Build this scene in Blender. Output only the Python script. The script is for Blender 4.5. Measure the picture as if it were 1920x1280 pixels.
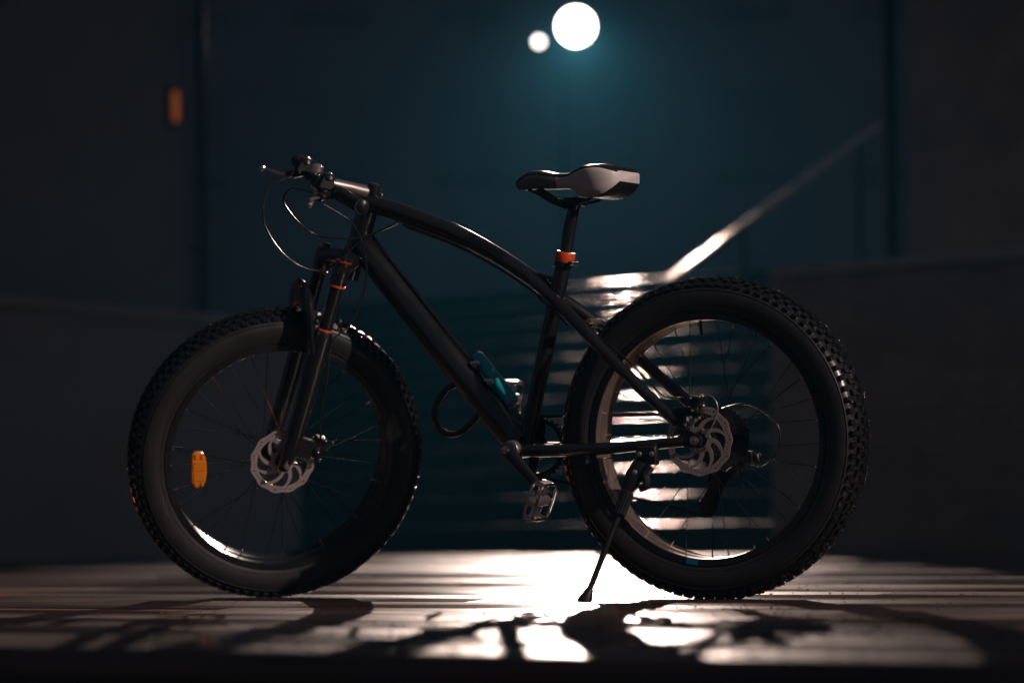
import bpy, bmesh, math, random
from math import sin, cos, pi, radians, sqrt, atan2
from mathutils import Vector as V, Matrix

random.seed(7)
scene = bpy.context.scene
for o in list(bpy.data.objects):
    bpy.data.objects.remove(o)
C = bpy.context.collection

# ------------------------------------------------------------------ camera
cam_d = bpy.data.cameras.new('camera')
cam = bpy.data.objects.new('camera', cam_d)
C.objects.link(cam)
CAM_H = 0.176
cam.location = (0, 0, CAM_H)
ROLL = 0.0122
cam.matrix_world = Matrix.Translation((0, 0, CAM_H)) @ Matrix.Rotation(pi / 2, 4, 'X') @ Matrix.Rotation(-ROLL, 4, 'Z')
cam_d.sensor_fit = 'HORIZONTAL'
cam_d.sensor_width = 36.0
cam_d.lens = 85.0
cam_d.shift_y = (981 - 640) / 1920.0
cam_d.clip_start = 0.05
cam_d.clip_end = 400.0
cam_d.dof.use_dof = True
cam_d.dof.focus_distance = 5.50
cam_d.dof.aperture_fstop = 1.8
cam_d.dof.aperture_blades = 0
scene.camera = cam

# ------------------------------------------------------------------ night sky, exposure
world = bpy.data.worlds.new('World')
scene.world = world
world.use_nodes = True
wn = world.node_tree
sky = wn.nodes.new('ShaderNodeTexSky')
sky.sky_type = 'NISHITA'
sky.sun_disc = False
sky.sun_elevation = radians(-4.0)
sky.sun_rotation = radians(180.0)
mixw = wn.nodes.new('ShaderNodeMix')
mixw.data_type = 'RGBA'
mixw.inputs[0].default_value = 0.9
mixw.inputs[7].default_value = (0.48, 0.47, 0.60, 1)      # city glow on low cloud
wn.links.new(sky.outputs[0], mixw.inputs[6])
bgn = wn.nodes['Background']
wn.links.new(mixw.outputs[2], bgn.inputs[0])
bgn.inputs[1].default_value = 0.09
scene.view_settings.view_transform = 'Standard'
scene.view_settings.look = 'None'
scene.view_settings.exposure = 0.0
scene.view_settings.gamma = 1.0
scene.view_settings.use_curve_mapping = False
scene.render.engine = 'CYCLES'
scene.cycles.use_denoising = True
scene.cycles.max_bounces = 6
scene.cycles.volume_bounces = 0
scene.cycles.sample_clamp_indirect = 4.0
scene.cycles.sample_clamp_direct = 0.0
scene.cycles.caustics_reflective = False
scene.cycles.caustics_refractive = False

LAMP_POWER = 15500.0       # street lamp behind the stairs
SIDE_POWER = 1900.0        # street lamp beyond the bicycle's rear wheel, outside the picture
HAZE_DENSITY = 0.0021


# ------------------------------------------------------------------ materials
def new_mat(name):
    m = bpy.data.materials.new(name)
    m.use_nodes = True
    nt = m.node_tree
    return m, nt, nt.nodes['Principled BSDF']


def mat(name, col, rough=0.5, metal=0.0, var=0.15, rvar=0.1, scale=40.0, bump=0.0, bscale=200.0, coat=0.0, coat_r=0.1,
        spec=0.5, emit=None, estr=0.0, trans=0.0, stretch=(1, 1, 1), sheen=0.0):
    m, nt, b = new_mat(name)
    tc = nt.nodes.new('ShaderNodeTexCoord')
    mp = nt.nodes.new('ShaderNodeMapping')
    mp.inputs['Scale'].default_value = stretch
    nt.links.new(tc.outputs['Object'], mp.inputs[0])
    n = nt.nodes.new('ShaderNodeTexNoise')
    n.inputs['Scale'].default_value = scale
    n.inputs['Detail'].default_value = 5
    nt.links.new(mp.outputs[0], n.inputs['Vector'])
    cr = nt.nodes.new('ShaderNodeMapRange')
    cr.inputs['To Min'].default_value = 1 - var
    cr.inputs['To Max'].default_value = 1 + var
    nt.links.new(n.outputs['Fac'], cr.inputs['Value'])
    mul = nt.nodes.new('ShaderNodeVectorMath')
    mul.operation = 'SCALE'
    mul.inputs[0].default_value = col
    nt.links.new(cr.outputs[0], mul.inputs['Scale'])
    nt.links.new(mul.outputs[0], b.inputs['Base Color'])
    rr = nt.nodes.new('ShaderNodeMapRange')
    rr.inputs['From Min'].default_value = 0.3
    rr.inputs['From Max'].default_value = 0.7
    rr.inputs['To Min'].default_value = max(0.02, rough - rvar)
    rr.inputs['To Max'].default_value = min(1.0, rough + rvar)
    n2 = nt.nodes.new('ShaderNodeTexNoise')
    n2.inputs['Scale'].default_value = scale * 0.45
    n2.inputs['Detail'].default_value = 4
    nt.links.new(mp.outputs[0], n2.inputs['Vector'])
    nt.links.new(n2.outputs['Fac'], rr.inputs['Value'])
    nt.links.new(rr.outputs[0], b.inputs['Roughness'])
    b.inputs['Metallic'].default_value = metal
    b.inputs['Coat Weight'].default_value = coat
    b.inputs['Coat Roughness'].default_value = coat_r
    b.inputs['Specular IOR Level'].default_value = spec
    b.inputs['Transmission Weight'].default_value = trans
    b.inputs['Sheen Weight'].default_value = sheen
    if emit:
        b.inputs['Emission Color'].default_value = (*emit, 1)
        b.inputs['Emission Strength'].default_value = estr
    if bump > 0:
        n3 = nt.nodes.new('ShaderNodeTexNoise')
        n3.inputs['Scale'].default_value = bscale
        n3.inputs['Detail'].default_value = 3
        nt.links.new(mp.outputs[0], n3.inputs['Vector'])
        bp = nt.nodes.new('ShaderNodeBump')
        bp.inputs['Strength'].default_value = bump
        bp.inputs['Distance'].default_value = 0.002
        nt.links.new(n3.outputs['Fac'], bp.inputs['Height'])
        nt.links.new(bp.outputs[0], b.inputs['Normal'])
    return m


M = {}
M['frame'] = mat('black_frame_paint', (0.009, 0.0095, 0.012), 0.36, 0.0, 0.2, 0.08, 30, 0.03, 400, coat=0.9, coat_r=0.09)
M['rubber'] = mat('tyre_rubber', (0.022, 0.021, 0.0225), 0.48, 0.0, 0.25, 0.10, 45, 0.10, 300, spec=0.5)
_nt = M['rubber'].node_tree
_b = _nt.nodes['Principled BSDF']
_tc = _nt.nodes.new('ShaderNodeTexCoord')
_sx = _nt.nodes.new('ShaderNodeVectorMath')
_sx.operation = 'MULTIPLY'
_sx.inputs[1].default_value = (1, 0, 1)
_nt.links.new(_tc.outputs['Object'], _sx.inputs[0])
_ln = _nt.nodes.new('ShaderNodeVectorMath')
_ln.operation = 'LENGTH'
_nt.links.new(_sx.outputs[0], _ln.inputs[0])
_mr = _nt.nodes.new('ShaderNodeMapRange')
_mr.inputs['From Min'].default_value = 0.340
_mr.inputs['From Max'].default_value = 0.352
_nt.links.new(_ln.outputs['Value'], _mr.inputs['Value'])
_old = _b.inputs['Roughness'].links[0].from_socket
_mx = _nt.nodes.new('ShaderNodeMix')
_mx.inputs[3].default_value = 0.20          # water film over the tread
_nt.links.new(_mr.outputs[0], _mx.inputs[0])
_nt.links.new(_old, _mx.inputs[2])
_nt.links.new(_mx.outputs[0], _b.inputs['Roughness'])
M['knob'] = mat('wet_tread_rubber', (0.012, 0.0115, 0.012), 0.20, 0.0, 0.3, 0.10, 60, 0.15, 500, spec=0.6)
M['rim_black'] = mat('rim_black', (0.012, 0.012, 0.014), 0.30, 0.0, 0.2, 0.08, 30, coat=0.3)
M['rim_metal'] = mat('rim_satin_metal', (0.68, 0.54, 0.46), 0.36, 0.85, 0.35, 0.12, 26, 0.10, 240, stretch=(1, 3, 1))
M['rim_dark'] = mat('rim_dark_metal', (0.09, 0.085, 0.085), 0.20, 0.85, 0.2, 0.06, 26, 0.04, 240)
M['chrome'] = mat('polished_alloy', (0.62, 0.60, 0.58), 0.16, 1.0, 0.1, 0.06, 60)
M['steel'] = mat('brushed_steel', (0.52, 0.47, 0.45), 0.33, 0.85, 0.1, 0.06, 80, 0.05, 500)
M['rotor'] = mat('brake_rotor_steel', (0.60, 0.52, 0.49), 0.42, 0.55, 0.08, 0.06, 90, 0.04, 700)
M['dark_metal'] = mat('dark_metal', (0.035, 0.035, 0.038), 0.32, 0.6, 0.2, 0.1, 60, 0.05, 300)
M['black_plastic'] = mat('black_plastic', (0.014, 0.014, 0.015), 0.38, 0.0, 0.2, 0.1, 60, 0.05, 400)
M['spoke'] = mat('spoke_black_steel', (0.05, 0.05, 0.052), 0.25, 0.8, 0.1, 0.05, 80)
M['grip'] = mat('grip_rubber', (0.018, 0.018, 0.02), 0.6, 0.0, 0.2, 0.1, 80, 0.4, 350)
M['orange'] = mat('orange_anodised', (0.75, 0.10, 0.02), 0.35, 0.0, 0.12, 0.08, 60, coat=0.3)
M['red'] = mat('red_anodised', (0.65, 0.06, 0.02), 0.3, 0.2, 0.1, 0.06, 60)
M['amber'] = mat('amber_reflector_plastic', (1.0, 0.30, 0.015), 0.25, 0.0, 0.12, 0.08, 120, 0.3, 500, coat=0.5)
M['saddle_black'] = mat('saddle_black_vinyl', (0.012, 0.012, 0.013), 0.30, 0.0, 0.2, 0.08, 60, 0.12, 500, coat=0.15)
M['saddle_shaded'] = mat('saddle_grey_vinyl_shaded', (0.17, 0.165, 0.17), 0.38, 0.0, 0.1, 0.08, 50, 0.12, 600)  # flank grey darkened to paint in the light falling off towards the nose
M['saddle_grey'] = mat('saddle_grey_vinyl', (0.74, 0.69, 0.67), 0.42, 0.0, 0.08, 0.08, 50, 0.12, 600)
M['teal'] = mat('teal_lock_vinyl', (0.02, 0.46, 0.54), 0.4, 0.0, 0.15, 0.08, 60, 0.05, 300)
M['label_grey'] = mat('worn_label_grey', (0.16, 0.15, 0.15), 0.5, 0, 0.2, 0.1, 200)
M['cable'] = mat('cable_black', (0.015, 0.015, 0.016), 0.3, 0.0, 0.1, 0.05, 80, coat=0.3)
M['blue_sticker'] = mat('blue_rim_sticker', (0.0, 0.24, 0.42), 0.4, 0.0, 0.15, 0.05, 120)
M['water'] = mat('water_droplet', (0.9, 0.9, 0.9), 0.03, 0.0, 0.0, 0.0, 10, trans=1.0)
M['clear'] = mat('clear_pedal_plastic', (0.72, 0.70, 0.68), 0.14, 0.0, 0.05, 0.05, 60, trans=0.35)
M['pole'] = mat('galvanised_pole', (0.05, 0.047, 0.047), 0.26, 0.8, 0.15, 0.10, 25, 0.05, 120)
M['rail'] = mat('handrail_steel', (0.42, 0.39, 0.38), 0.22, 0.9, 0.2, 0.10, 22, 0.15, 90)
M['lamp_body'] = mat('lamp_body', (0.03, 0.03, 0.034), 0.5, 0.0, 0.1, 0.1, 20)
M['lens'] = mat('lamp_lens_lit', (0.9, 0.9, 0.9), 0.3, emit=(1.0, 0.86, 0.78), estr=24.0)
M['lens2'] = mat('small_lamp_lens_lit', (0.9, 0.9, 0.9), 0.3, emit=(1.0, 0.90, 0.84), estr=8.0)
M['amber_lit'] = mat('amber_lamp_lit', (0.9, 0.3, 0.1), 0.4, emit=(1.0, 0.22, 0.06), estr=0.16)
M['amber_deck'] = mat('amber_deck_lens_lit', (0.9, 0.3, 0.1), 0.4, emit=(1.0, 0.17, 0.04), estr=26.0)
M['fascia'] = mat('painted_fascia', (0.12, 0.11, 0.12), 0.7, 0, 0.25, 0.1, 8, 0.3, 80, stretch=(0.1, 1, 1))
M['far'] = mat('added_facade', (0.20, 0.19, 0.23), 0.85, 0, 0.2, 0.05, 0.5)  # walls of the added backdrop that covers the sky
M['leaf'] = mat('dry_leaf', (0.16, 0.11, 0.03), 0.6, 0, 0.3, 0.1, 120)
M['added_window'] = mat('added_window_blind', (0.165, 0.16, 0.195), 0.8, 0, 0.2, 0.05, 0.5)  # windows of the added backdrop, close to its wall tone
M['matt'] = mat('matt_dark_paint', (0.020, 0.022, 0.028), 0.9, 0.0, 0.2, 0.05, 20, spec=0.1)
M['bollard'] = mat('bollard_paint', (0.012, 0.018, 0.02), 0.4, 0.0, 0.2, 0.1, 20)


def mat_brick(name, c1, c2, mortar, rough=0.75, scale=1.0):
    m, nt, b = new_mat(name)
    tc = nt.nodes.new('ShaderNodeTexCoord')
    mp = nt.nodes.new('ShaderNodeMapping')
    mp.inputs['Rotation'].default_value = (radians(90), 0, 0)
    nt.links.new(tc.outputs['Object'], mp.inputs[0])
    br = nt.nodes.new('ShaderNodeTexBrick')
    br.inputs['Scale'].default_value = 4.0 * scale
    br.inputs['Color1'].default_value = (*c1, 1)
    br.inputs['Color2'].default_value = (*c2, 1)
    br.inputs['Mortar'].default_value = (*mortar, 1)
    br.inputs['Mortar Size'].default_value = 0.02
    nt.links.new(mp.outputs[0], br.inputs['Vector'])
    n = nt.nodes.new('ShaderNodeTexNoise')
    n.inputs['Scale'].default_value = 3.0
    n.inputs['Detail'].default_value = 6
    nt.links.new(tc.outputs['Object'], n.inputs['Vector'])
    mx = nt.nodes.new('ShaderNodeMix')
    mx.data_type = 'RGBA'
    mx.blend_type = 'MULTIPLY'
    mx.inputs[0].default_value = 0.6
    nt.links.new(br.outputs['Color'], mx.inputs[6])
    nt.links.new(n.outputs['Fac'], mx.inputs[7])
    nt.links.new(mx.outputs[2], b.inputs['Base Color'])
    b.inputs['Roughness'].default_value = rough
    bp = nt.nodes.new('ShaderNodeBump')
    bp.inputs['Strength'].default_value = 0.6
    bp.inputs['Distance'].default_value = 0.01
    nt.links.new(br.outputs['Fac'], bp.inputs['Height'])
    bp.invert = True
    nt.links.new(bp.outputs[0], b.inputs['Normal'])
    return m


M['brick'] = mat_brick('dark_brick', (0.46, 0.31, 0.27), (0.38, 0.26, 0.23), (0.32, 0.28, 0.27))
M['render'] = mat('facade_render', (0.24, 0.23, 0.24), 0.8, 0, 0.15, 0.1, 2.0, 0.3, 60)
M['stone'] = mat('coping_stone', (0.34, 0.31, 0.30), 0.55, 0, 0.15, 0.12, 6.0, 0.3, 60)
M['wall'] = mat('plaster_wall', (0.30, 0.27, 0.27), 0.8, 0, 0.15, 0.1, 2.5, 0.3, 60)
M['ground'] = mat('asphalt', (0.045, 0.044, 0.046), 0.75, 0, 0.25, 0.15, 6.0, 0.6, 150)


def mat_step():
    m, nt, b = new_mat('wet_step_stone')
    tc = nt.nodes.new('ShaderNodeTexCoord')
    n = nt.nodes.new('ShaderNodeTexNoise')
    n.inputs['Scale'].default_value = 5.0
    n.inputs['Detail'].default_value = 6
    nt.links.new(tc.outputs['Object'], n.inputs['Vector'])
    r = nt.nodes.new('ShaderNodeValToRGB')
    r.color_ramp.elements[0].color = (0.012, 0.010, 0.010, 1)
    r.color_ramp.elements[1].color = (0.028, 0.024, 0.023, 1)
    nt.links.new(n.outputs['Fac'], r.inputs[0])
    nt.links.new(r.outputs[0], b.inputs['Base Color'])
    n2 = nt.nodes.new('ShaderNodeTexNoise')
    n2.inputs['Scale'].default_value = 2.6
    n2.inputs['Detail'].default_value = 3
    nt.links.new(tc.outputs['Object'], n2.inputs['Vector'])
    mr = nt.nodes.new('ShaderNodeMapRange')
    mr.inputs['From Min'].default_value = 0.40
    mr.inputs['From Max'].default_value = 0.62
    mr.inputs['To Min'].default_value = 0.09
    mr.inputs['To Max'].default_value = 0.22
    nt.links.new(n2.outputs['Fac'], mr.inputs['Value'])
    nt.links.new(mr.outputs[0], b.inputs['Roughness'])
    n3 = nt.nodes.new('ShaderNodeTexNoise')
    n3.inputs['Scale'].default_value = 14.0
    nt.links.new(tc.outputs['Object'], n3.inputs['Vector'])
    bp = nt.nodes.new('ShaderNodeBump')
    bp.inputs['Strength'].default_value = 0.25
    bp.inputs['Distance'].default_value = 0.012
    nt.links.new(n3.outputs['Fac'], bp.inputs['Height'])
    nt.links.new(bp.outputs[0], b.inputs['Normal'])
    return m


M['step'] = mat_step()


def mat_plank():
    m, nt, b = new_mat('wet_deck_wood')
    L = nt.links.new
    tc = nt.nodes.new('ShaderNodeTexCoord')
    oi = nt.nodes.new('ShaderNodeObjectInfo')
    off = nt.nodes.new('ShaderNodeVectorMath')
    off.operation = 'SCALE'
    off.inputs[0].default_value = (37.0, 11.0, 5.0)
    L(oi.outputs['Random'], off.inputs['Scale'])
    add = nt.nodes.new('ShaderNodeVectorMath')
    L(tc.outputs['Object'], add.inputs[0])
    L(off.outputs[0], add.inputs[1])

    def noise(sc, stretch, detail=4):
        mp = nt.nodes.new('ShaderNodeMapping')
        mp.inputs['Scale'].default_value = stretch
        L(add.outputs[0], mp.inputs[0])
        n = nt.nodes.new('ShaderNodeTexNoise')
        n.inputs['Scale'].default_value = sc
        n.inputs['Detail'].default_value = detail
        L(mp.outputs[0], n.inputs['Vector'])
        return n.outputs['Fac']
    grain = noise(30, (0.06, 1, 1), 6)
    r = nt.nodes.new('ShaderNodeValToRGB')
    r.color_ramp.elements[0].position = 0.3
    r.color_ramp.elements[0].color = (0.040, 0.023, 0.016, 1)
    r.color_ramp.elements[1].position = 0.7
    r.color_ramp.elements[1].color = (0.125, 0.072, 0.052, 1)
    L(grain, r.inputs[0])
    hv = nt.nodes.new('ShaderNodeMapRange')
    hv.inputs['To Min'].default_value = 0.65
    hv.inputs['To Max'].default_value = 1.3
    L(oi.outputs['Random'], hv.inputs['Value'])
    sc = nt.nodes.new('ShaderNodeVectorMath')
    sc.operation = 'SCALE'
    L(r.outputs[0], sc.inputs[0])
    L(hv.outputs[0], sc.inputs['Scale'])
    L(sc.outputs[0], b.inputs['Base Color'])
    # wet film: long patches of smoother water on rougher soaked wood
    patch = noise(3.2, (0.22, 1, 1), 3)
    rr = nt.nodes.new('ShaderNodeMapRange')
    rr.inputs['From Min'].default_value = 0.35
    rr.inputs['From Max'].default_value = 0.65
    rr.inputs['To Min'].default_value = 0.12
    rr.inputs['To Max'].default_value = 0.40
    L(patch, rr.inputs['Value'])
    L(rr.outputs[0], b.inputs['Roughness'])
    b.inputs['Specular IOR Level'].default_value = 0.5
    # relief: cupping undulation, grain and droplets
    und = noise(4.0, (0.35, 1, 1), 2)
    b1 = nt.nodes.new('ShaderNodeBump')
    b1.inputs['Strength'].default_value = 0.42
    b1.inputs['Distance'].default_value = 0.012
    L(und, b1.inputs['Height'])
    b2 = nt.nodes.new('ShaderNodeBump')
    b2.inputs['Strength'].default_value = 0.35
    b2.inputs['Distance'].default_value = 0.002
    L(grain, b2.inputs['Height'])
    L(b1.outputs[0], b2.inputs['Normal'])
    b3 = nt.nodes.new('ShaderNodeBump')
    b3.inputs['Strength'].default_value = 0.28
    b3.inputs['Distance'].default_value = 0.0015
    L(noise(260, (1, 1, 1), 2), b3.inputs['Height'])
    L(b2.outputs[0], b3.inputs['Normal'])
    L(b3.outputs[0], b.inputs['Normal'])
    return m


M['plank'] = mat_plank()


# ------------------------------------------------------------------ mesh helpers
class MB:
    """Collects faces of one part; build() links them as one mesh object."""

    def __init__(self):
        self.v, self.f, self.mi = [], [], []

    def add(self, vs, fs, mi=0):
        o = len(self.v)
        self.v += [tuple(p) for p in vs]
        self.f += [tuple(i + o for i in f) for f in fs]
        self.mi += [mi] * len(fs)
        return self

    def tube(self, pts, rad, seg=12, mi=0, cap=True, flat=1.0, flat_axis=None):
        pts = [V(p) for p in pts]
        n = len(pts)
        rad = rad if isinstance(rad, (list, tuple)) else [rad] * n
        T = []
        for i in range(n):
            a = pts[max(i - 1, 0)]
            b = pts[min(i + 1, n - 1)]
            T.append((b - a).normalized())
        ref = V(flat_axis) if flat_axis is not None else (V((0, 0, 1)) if abs(T[0].z) < 0.9 else V((1, 0, 0)))
        nrm = (ref - T[0] * ref.dot(T[0])).normalized()
        vs, fs = [], []
        for i in range(n):
            if i:
                nrm = nrm - T[i] * nrm.dot(T[i])
                nrm.normalize()
            bn = T[i].cross(nrm)
            for k in range(seg):
                a = 2 * pi * k / seg
                vs.append(pts[i] + nrm * (cos(a) * rad[i] * flat) + bn * (sin(a) * rad[i]))
        for i in range(n - 1):
            for k in range(seg):
                k2 = (k + 1) % seg
                fs.append((i * seg + k, i * seg + k2, (i + 1) * seg + k2, (i + 1) * seg + k))
        if cap:
            fs.append(tuple(range(seg))[::-1])
            fs.append(tuple((n - 1) * seg + k for k in range(seg)))
        return self.add(vs, fs, mi)

    def lathe(self, prof, c=(0, 0, 0), e1=(1, 0, 0), e2=(0, 0, 1), ax=(0, -1, 0), seg=48, mi=0, closed=False):
        """prof: (radius, axial) pairs turned about ax through c."""
        c, e1, e2, ax = V(c), V(e1), V(e2), V(ax)
        n = len(prof)
        vs, fs = [], []
        for r, a in prof:
            for k in range(seg):
                t = 2 * pi * k / seg
                vs.append(c + ax * a + e1 * (r * cos(t)) + e2 * (r * sin(t)))
        m = n if closed else n - 1
        for i in range(m):
            j = (i + 1) % n
            for k in range(seg):
                k2 = (k + 1) % seg
                fs.append((i * seg + k, i * seg + k2, j * seg + k2, j * seg + k))
        return self.add(vs, fs, mi)

    def box(self, c, s, X=(1, 0, 0), Y=(0, 1, 0), Z=(0, 0, 1), mi=0, taper=1.0):
        c, X, Y, Z = V(c), V(X), V(Y), V(Z)
        vs = []
        for k in (-1, 1):
            t = taper if k > 0 else 1.0
            for i, j in ((-1, -1), (1, -1), (1, 1), (-1, 1)):
                vs.append(c + X * (i * s[0] / 2 * t) + Y * (j * s[1] / 2 * t) + Z * (k * s[2] / 2))
        return self.add(vs, [(3, 2, 1, 0), (4, 5, 6, 7), (0, 1, 5, 4), (1, 2, 6, 5), (2, 3, 7, 6), (3, 0, 4, 7)], mi)

    def ball(self, c, r, seg=8, mi=0, sc=(1, 1, 1)):
        c = V(c)
        rings = seg // 2
        vs, fs = [c + V((0, 0, r * sc[2]))], []
        for i in range(1, rings):
            t = pi * i / rings
            for k in range(seg):
                a = 2 * pi * k / seg
                vs.append(c + V((r * sc[0] * sin(t) * cos(a), r * sc[1] * sin(t) * sin(a), r * sc[2] * cos(t))))
        vs.append(c - V((0, 0, r * sc[2])))
        for k in range(seg):
            fs.append((0, 1 + k, 1 + (k + 1) % seg))
            fs.append((len(vs) - 1, 1 + (rings - 2) * seg + (k + 1) % seg, 1 + (rings - 2) * seg + k))
        for i in range(rings - 2):
            for k in range(seg):
                a, b = 1 + i * seg + k, 1 + i * seg + (k + 1) % seg
                fs.append((a, a + seg, b + seg, b))
        return self.add(vs, fs, mi)

    def build(self, name, m, parent=None, smooth=35, bevel=0.0, mat_world=None):
        me = bpy.data.meshes.new(name)
        me.from_pydata(self.v, [], self.f)
        ms = m if isinstance(m, (list, tuple)) else [m]
        for x in ms:
            me.materials.append(M[x])
        if len(ms) > 1:
            me.polygons.foreach_set('material_index', self.mi)
        bm = bmesh.new()
        bm.from_mesh(me)
        bmesh.ops.recalc_face_normals(bm, faces=bm.faces)
        bm.to_mesh(me)
        bm.free()
        if smooth:
            me.shade_smooth()
            me.set_sharp_from_angle(angle=radians(smooth))
        o = bpy.data.objects.new(name, me)
        C.objects.link(o)
        if parent is not None:
            o.parent = parent
        if bevel > 0:
            md = o.modifiers.new('bevel', 'BEVEL')
            md.width = bevel
            md.segments = 2
            md.limit_method = 'ANGLE'
        return o


def plate(name, loops, thick, m, parent, c, e1, e2, ax, smooth=30):
    """A flat plate with holes: loops[0] is the outline, the rest are openings; (x, y) in metres in the e1/e2 plane."""
    bm = bmesh.new()
    edges = []
    for lp in loops:
        vs = [bm.verts.new((x, y, 0)) for x, y in lp]
        for i in range(len(vs)):
            edges.append(bm.edges.new((vs[i], vs[(i + 1) % len(vs)])))
    bmesh.ops.triangle_fill(bm, use_beauty=True, use_dissolve=False, edges=edges)
    ret = bmesh.ops.extrude_face_region(bm, geom=list(bm.faces))
    for v in [g for g in ret['geom'] if isinstance(g, bmesh.types.BMVert)]:
        v.co.z += thick
    for v in bm.verts:
        v.co.z -= thick / 2
    bmesh.ops.recalc_face_normals(bm, faces=bm.faces)
    c, e1, e2, ax = V(c), V(e1), V(e2), V(ax)
    for v in bm.verts:
        v.co = c + e1 * v.co.x + e2 * v.co.y + ax * v.co.z
    bmesh.ops.recalc_face_normals(bm, faces=bm.faces)
    me = bpy.data.meshes.new(name)
    bm.to_mesh(me)
    bm.free()
    me.materials.append(M[m])
    o = bpy.data.objects.new(name, me)
    C.objects.link(o)
    o.parent = parent
    return o


def bolts(name, pts, r, m, parent, seg=8):
    for p in pts:
        MB().ball(p, r, seg).build(name, m, parent, 60)


def catmull(pts, n=8):
    pts = [V(p) for p in pts]
    out = []
    for i in range(len(pts) - 1):
        p0, p1, p2, p3 = pts[max(i - 1, 0)], pts[i], pts[i + 1], pts[min(i + 2, len(pts) - 1)]
        for k in range(n):
            t = k / n
            out.append(0.5 * ((2 * p1) + (p2 - p0) * t + (2 * p0 - 5 * p1 + 4 * p2 - p3) * t * t + (3 * p1 - p0 - 3 * p2 + p3) * t ** 3))
    out.append(pts[-1])
    return out


def lerp_list(vals, n):
    out = []
    for i in range(len(vals) - 1):
        for k in range(n):
            out.append(vals[i] + (vals[i + 1] - vals[i]) * k / n)
    out.append(vals[-1])
    return out


def empty(name, loc=(0, 0, 0), rot=(0, 0, 0), parent=None):
    o = bpy.data.objects.new(name, None)
    C.objects.link(o)
    o.location = loc
    o.rotation_euler = rot
    o.empty_display_size = 0.1
    o.parent = parent
    return o


def tag(o, label=None, cat=None, group=None, kind=None):
    if label:
        o['label'] = label
    if cat:
        o['category'] = cat
    if group:
        o['group'] = group
    if kind:
        o['kind'] = kind
    return o


def block(name, corners, z0, z1, m, parent=None, bevel=0.0):
    """A prism over a ground polygon."""
    n = len(corners)
    vs = [(x, y, z0) for x, y in corners] + [(x, y, z1) for x, y in corners]
    fs = [tuple(range(n))[::-1], tuple(range(n, 2 * n))] + [(i, (i + 1) % n, n + (i + 1) % n, n + i) for i in range(n)]
    b = MB()
    b.add(vs, fs)
    return b.build(name, m, parent, smooth=0, bevel=bevel)


def lamp_light(name, loc, power, col, radius, parent, direction, cone, blend):
    d = bpy.data.lights.new(name, 'SPOT')
    d.spot_size = radians(cone)
    d.spot_blend = blend
    d.energy = power
    d.color = col
    d.shadow_soft_size = radius
    o = bpy.data.objects.new(name, d)
    C.objects.link(o)
    o.parent = parent
    o.location = loc
    o.rotation_euler = V(direction).to_track_quat('-Z', 'Y').to_euler()
    return o


# ------------------------------------------------------------------ ground and deck
PSI = radians(26.39)
E = V((cos(PSI), -sin(PSI), 0))          # along the planks and the bicycle, towards its rear wheel
Q = V((sin(PSI), cos(PSI), 0))           # away from the camera, across the planks
g = MB()
g.add([(-150, -60, 0), (150, -60, 0), (150, 300, 0), (-150, 300, 0)], [(0, 1, 2, 3)])
ground = g.build('ground', 'ground', smooth=0)
ground.location.z = -0.62
tag(ground, 'dark asphalt ground around the raised deck', kind='structure')

deck = empty('wooden_deck')
tag(deck, 'wet brown plank deck under the bicycle', kind='structure')
EDGE = 2.965
PW = 0.30
pm_cache = {}


def plank_mesh(ln):
    key = round(ln, 2)
    if key in pm_cache:
        return pm_cache[key]
    w, t, bv = PW - 0.012, 0.045, 0.005
    # slightly cupped cross-section with rounded arrises
    sec = [(-w / 2, -t), (-w / 2, -bv), (-w / 2 + bv * 0.4, -bv * 0.35), (-w / 2 + bv, 0.0), (-w / 4, -0.0012), (0, -0.0018), (w / 4, -0.0012),
           (w / 2 - bv, 0.0), (w / 2 - bv * 0.4, -bv * 0.35), (w / 2, -bv), (w / 2, -t)]
    n = len(sec)
    vs = [(-ln / 2, y, z) for y, z in sec] + [(ln / 2, y, z) for y, z in sec]
    fs = [(i, i + 1, n + i + 1, n + i) for i in range(n - 1)] + [(n - 1, 0, n, 2 * n - 1), tuple(range(n)), tuple(range(n, 2 * n))[::-1]]
    me = bpy.data.meshes.new('plank')
    me.from_pydata(vs, [], fs)
    me.materials.append(M['plank'])
    bm = bmesh.new()
    bm.from_mesh(me)
    bmesh.ops.recalc_face_normals(bm, faces=bm.faces)
    bm.to_mesh(me)
    bm.free()
    me.shade_smooth()
    me.set_sharp_from_angle(angle=radians(50))
    pm_cache[key] = me
    return me


rng = random.Random(3)
for row in range(46):
    m_c = EDGE + PW * (row + 0.5)
    x0 = -9.0 - 0.26 * row - rng.random() * 3.0
    while x0 < 8.5 - 0.05 * row:
        ln = rng.choice((3.6, 4.2, 4.8))
        o = bpy.data.objects.new('plank', plank_mesh(ln - 0.006))
        C.objects.link(o)
        o.parent = deck
        p = E * (x0 + ln / 2) + Q * m_c
        o.location = (p.x, p.y, rng.uniform(-0.0022, 0.0))
        o.rotation_euler = (radians(rng.gauss(0, 0.8)), radians(rng.gauss(0, 0.015)), -PSI)
        x0 += ln
fb = MB()
fb.box((0, 0, -0.33), (24, 0.03, 0.56))
fo = fb.build('fascia_board', 'fascia', deck, smooth=0, bevel=0.003)
pf = Q * (EDGE + 0.03)
fo.location = pf
fo.rotation_euler = (0, 0, -PSI)
jb = MB()
jb.box((0, 6.8, -0.30), (26, 13.4, 0.48))
jo = jb.build('joist_bed', 'ground', deck, smooth=0)
jo.location = Q * (EDGE + 0.15)
jo.rotation_euler = (0, 0, -PSI)

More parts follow.
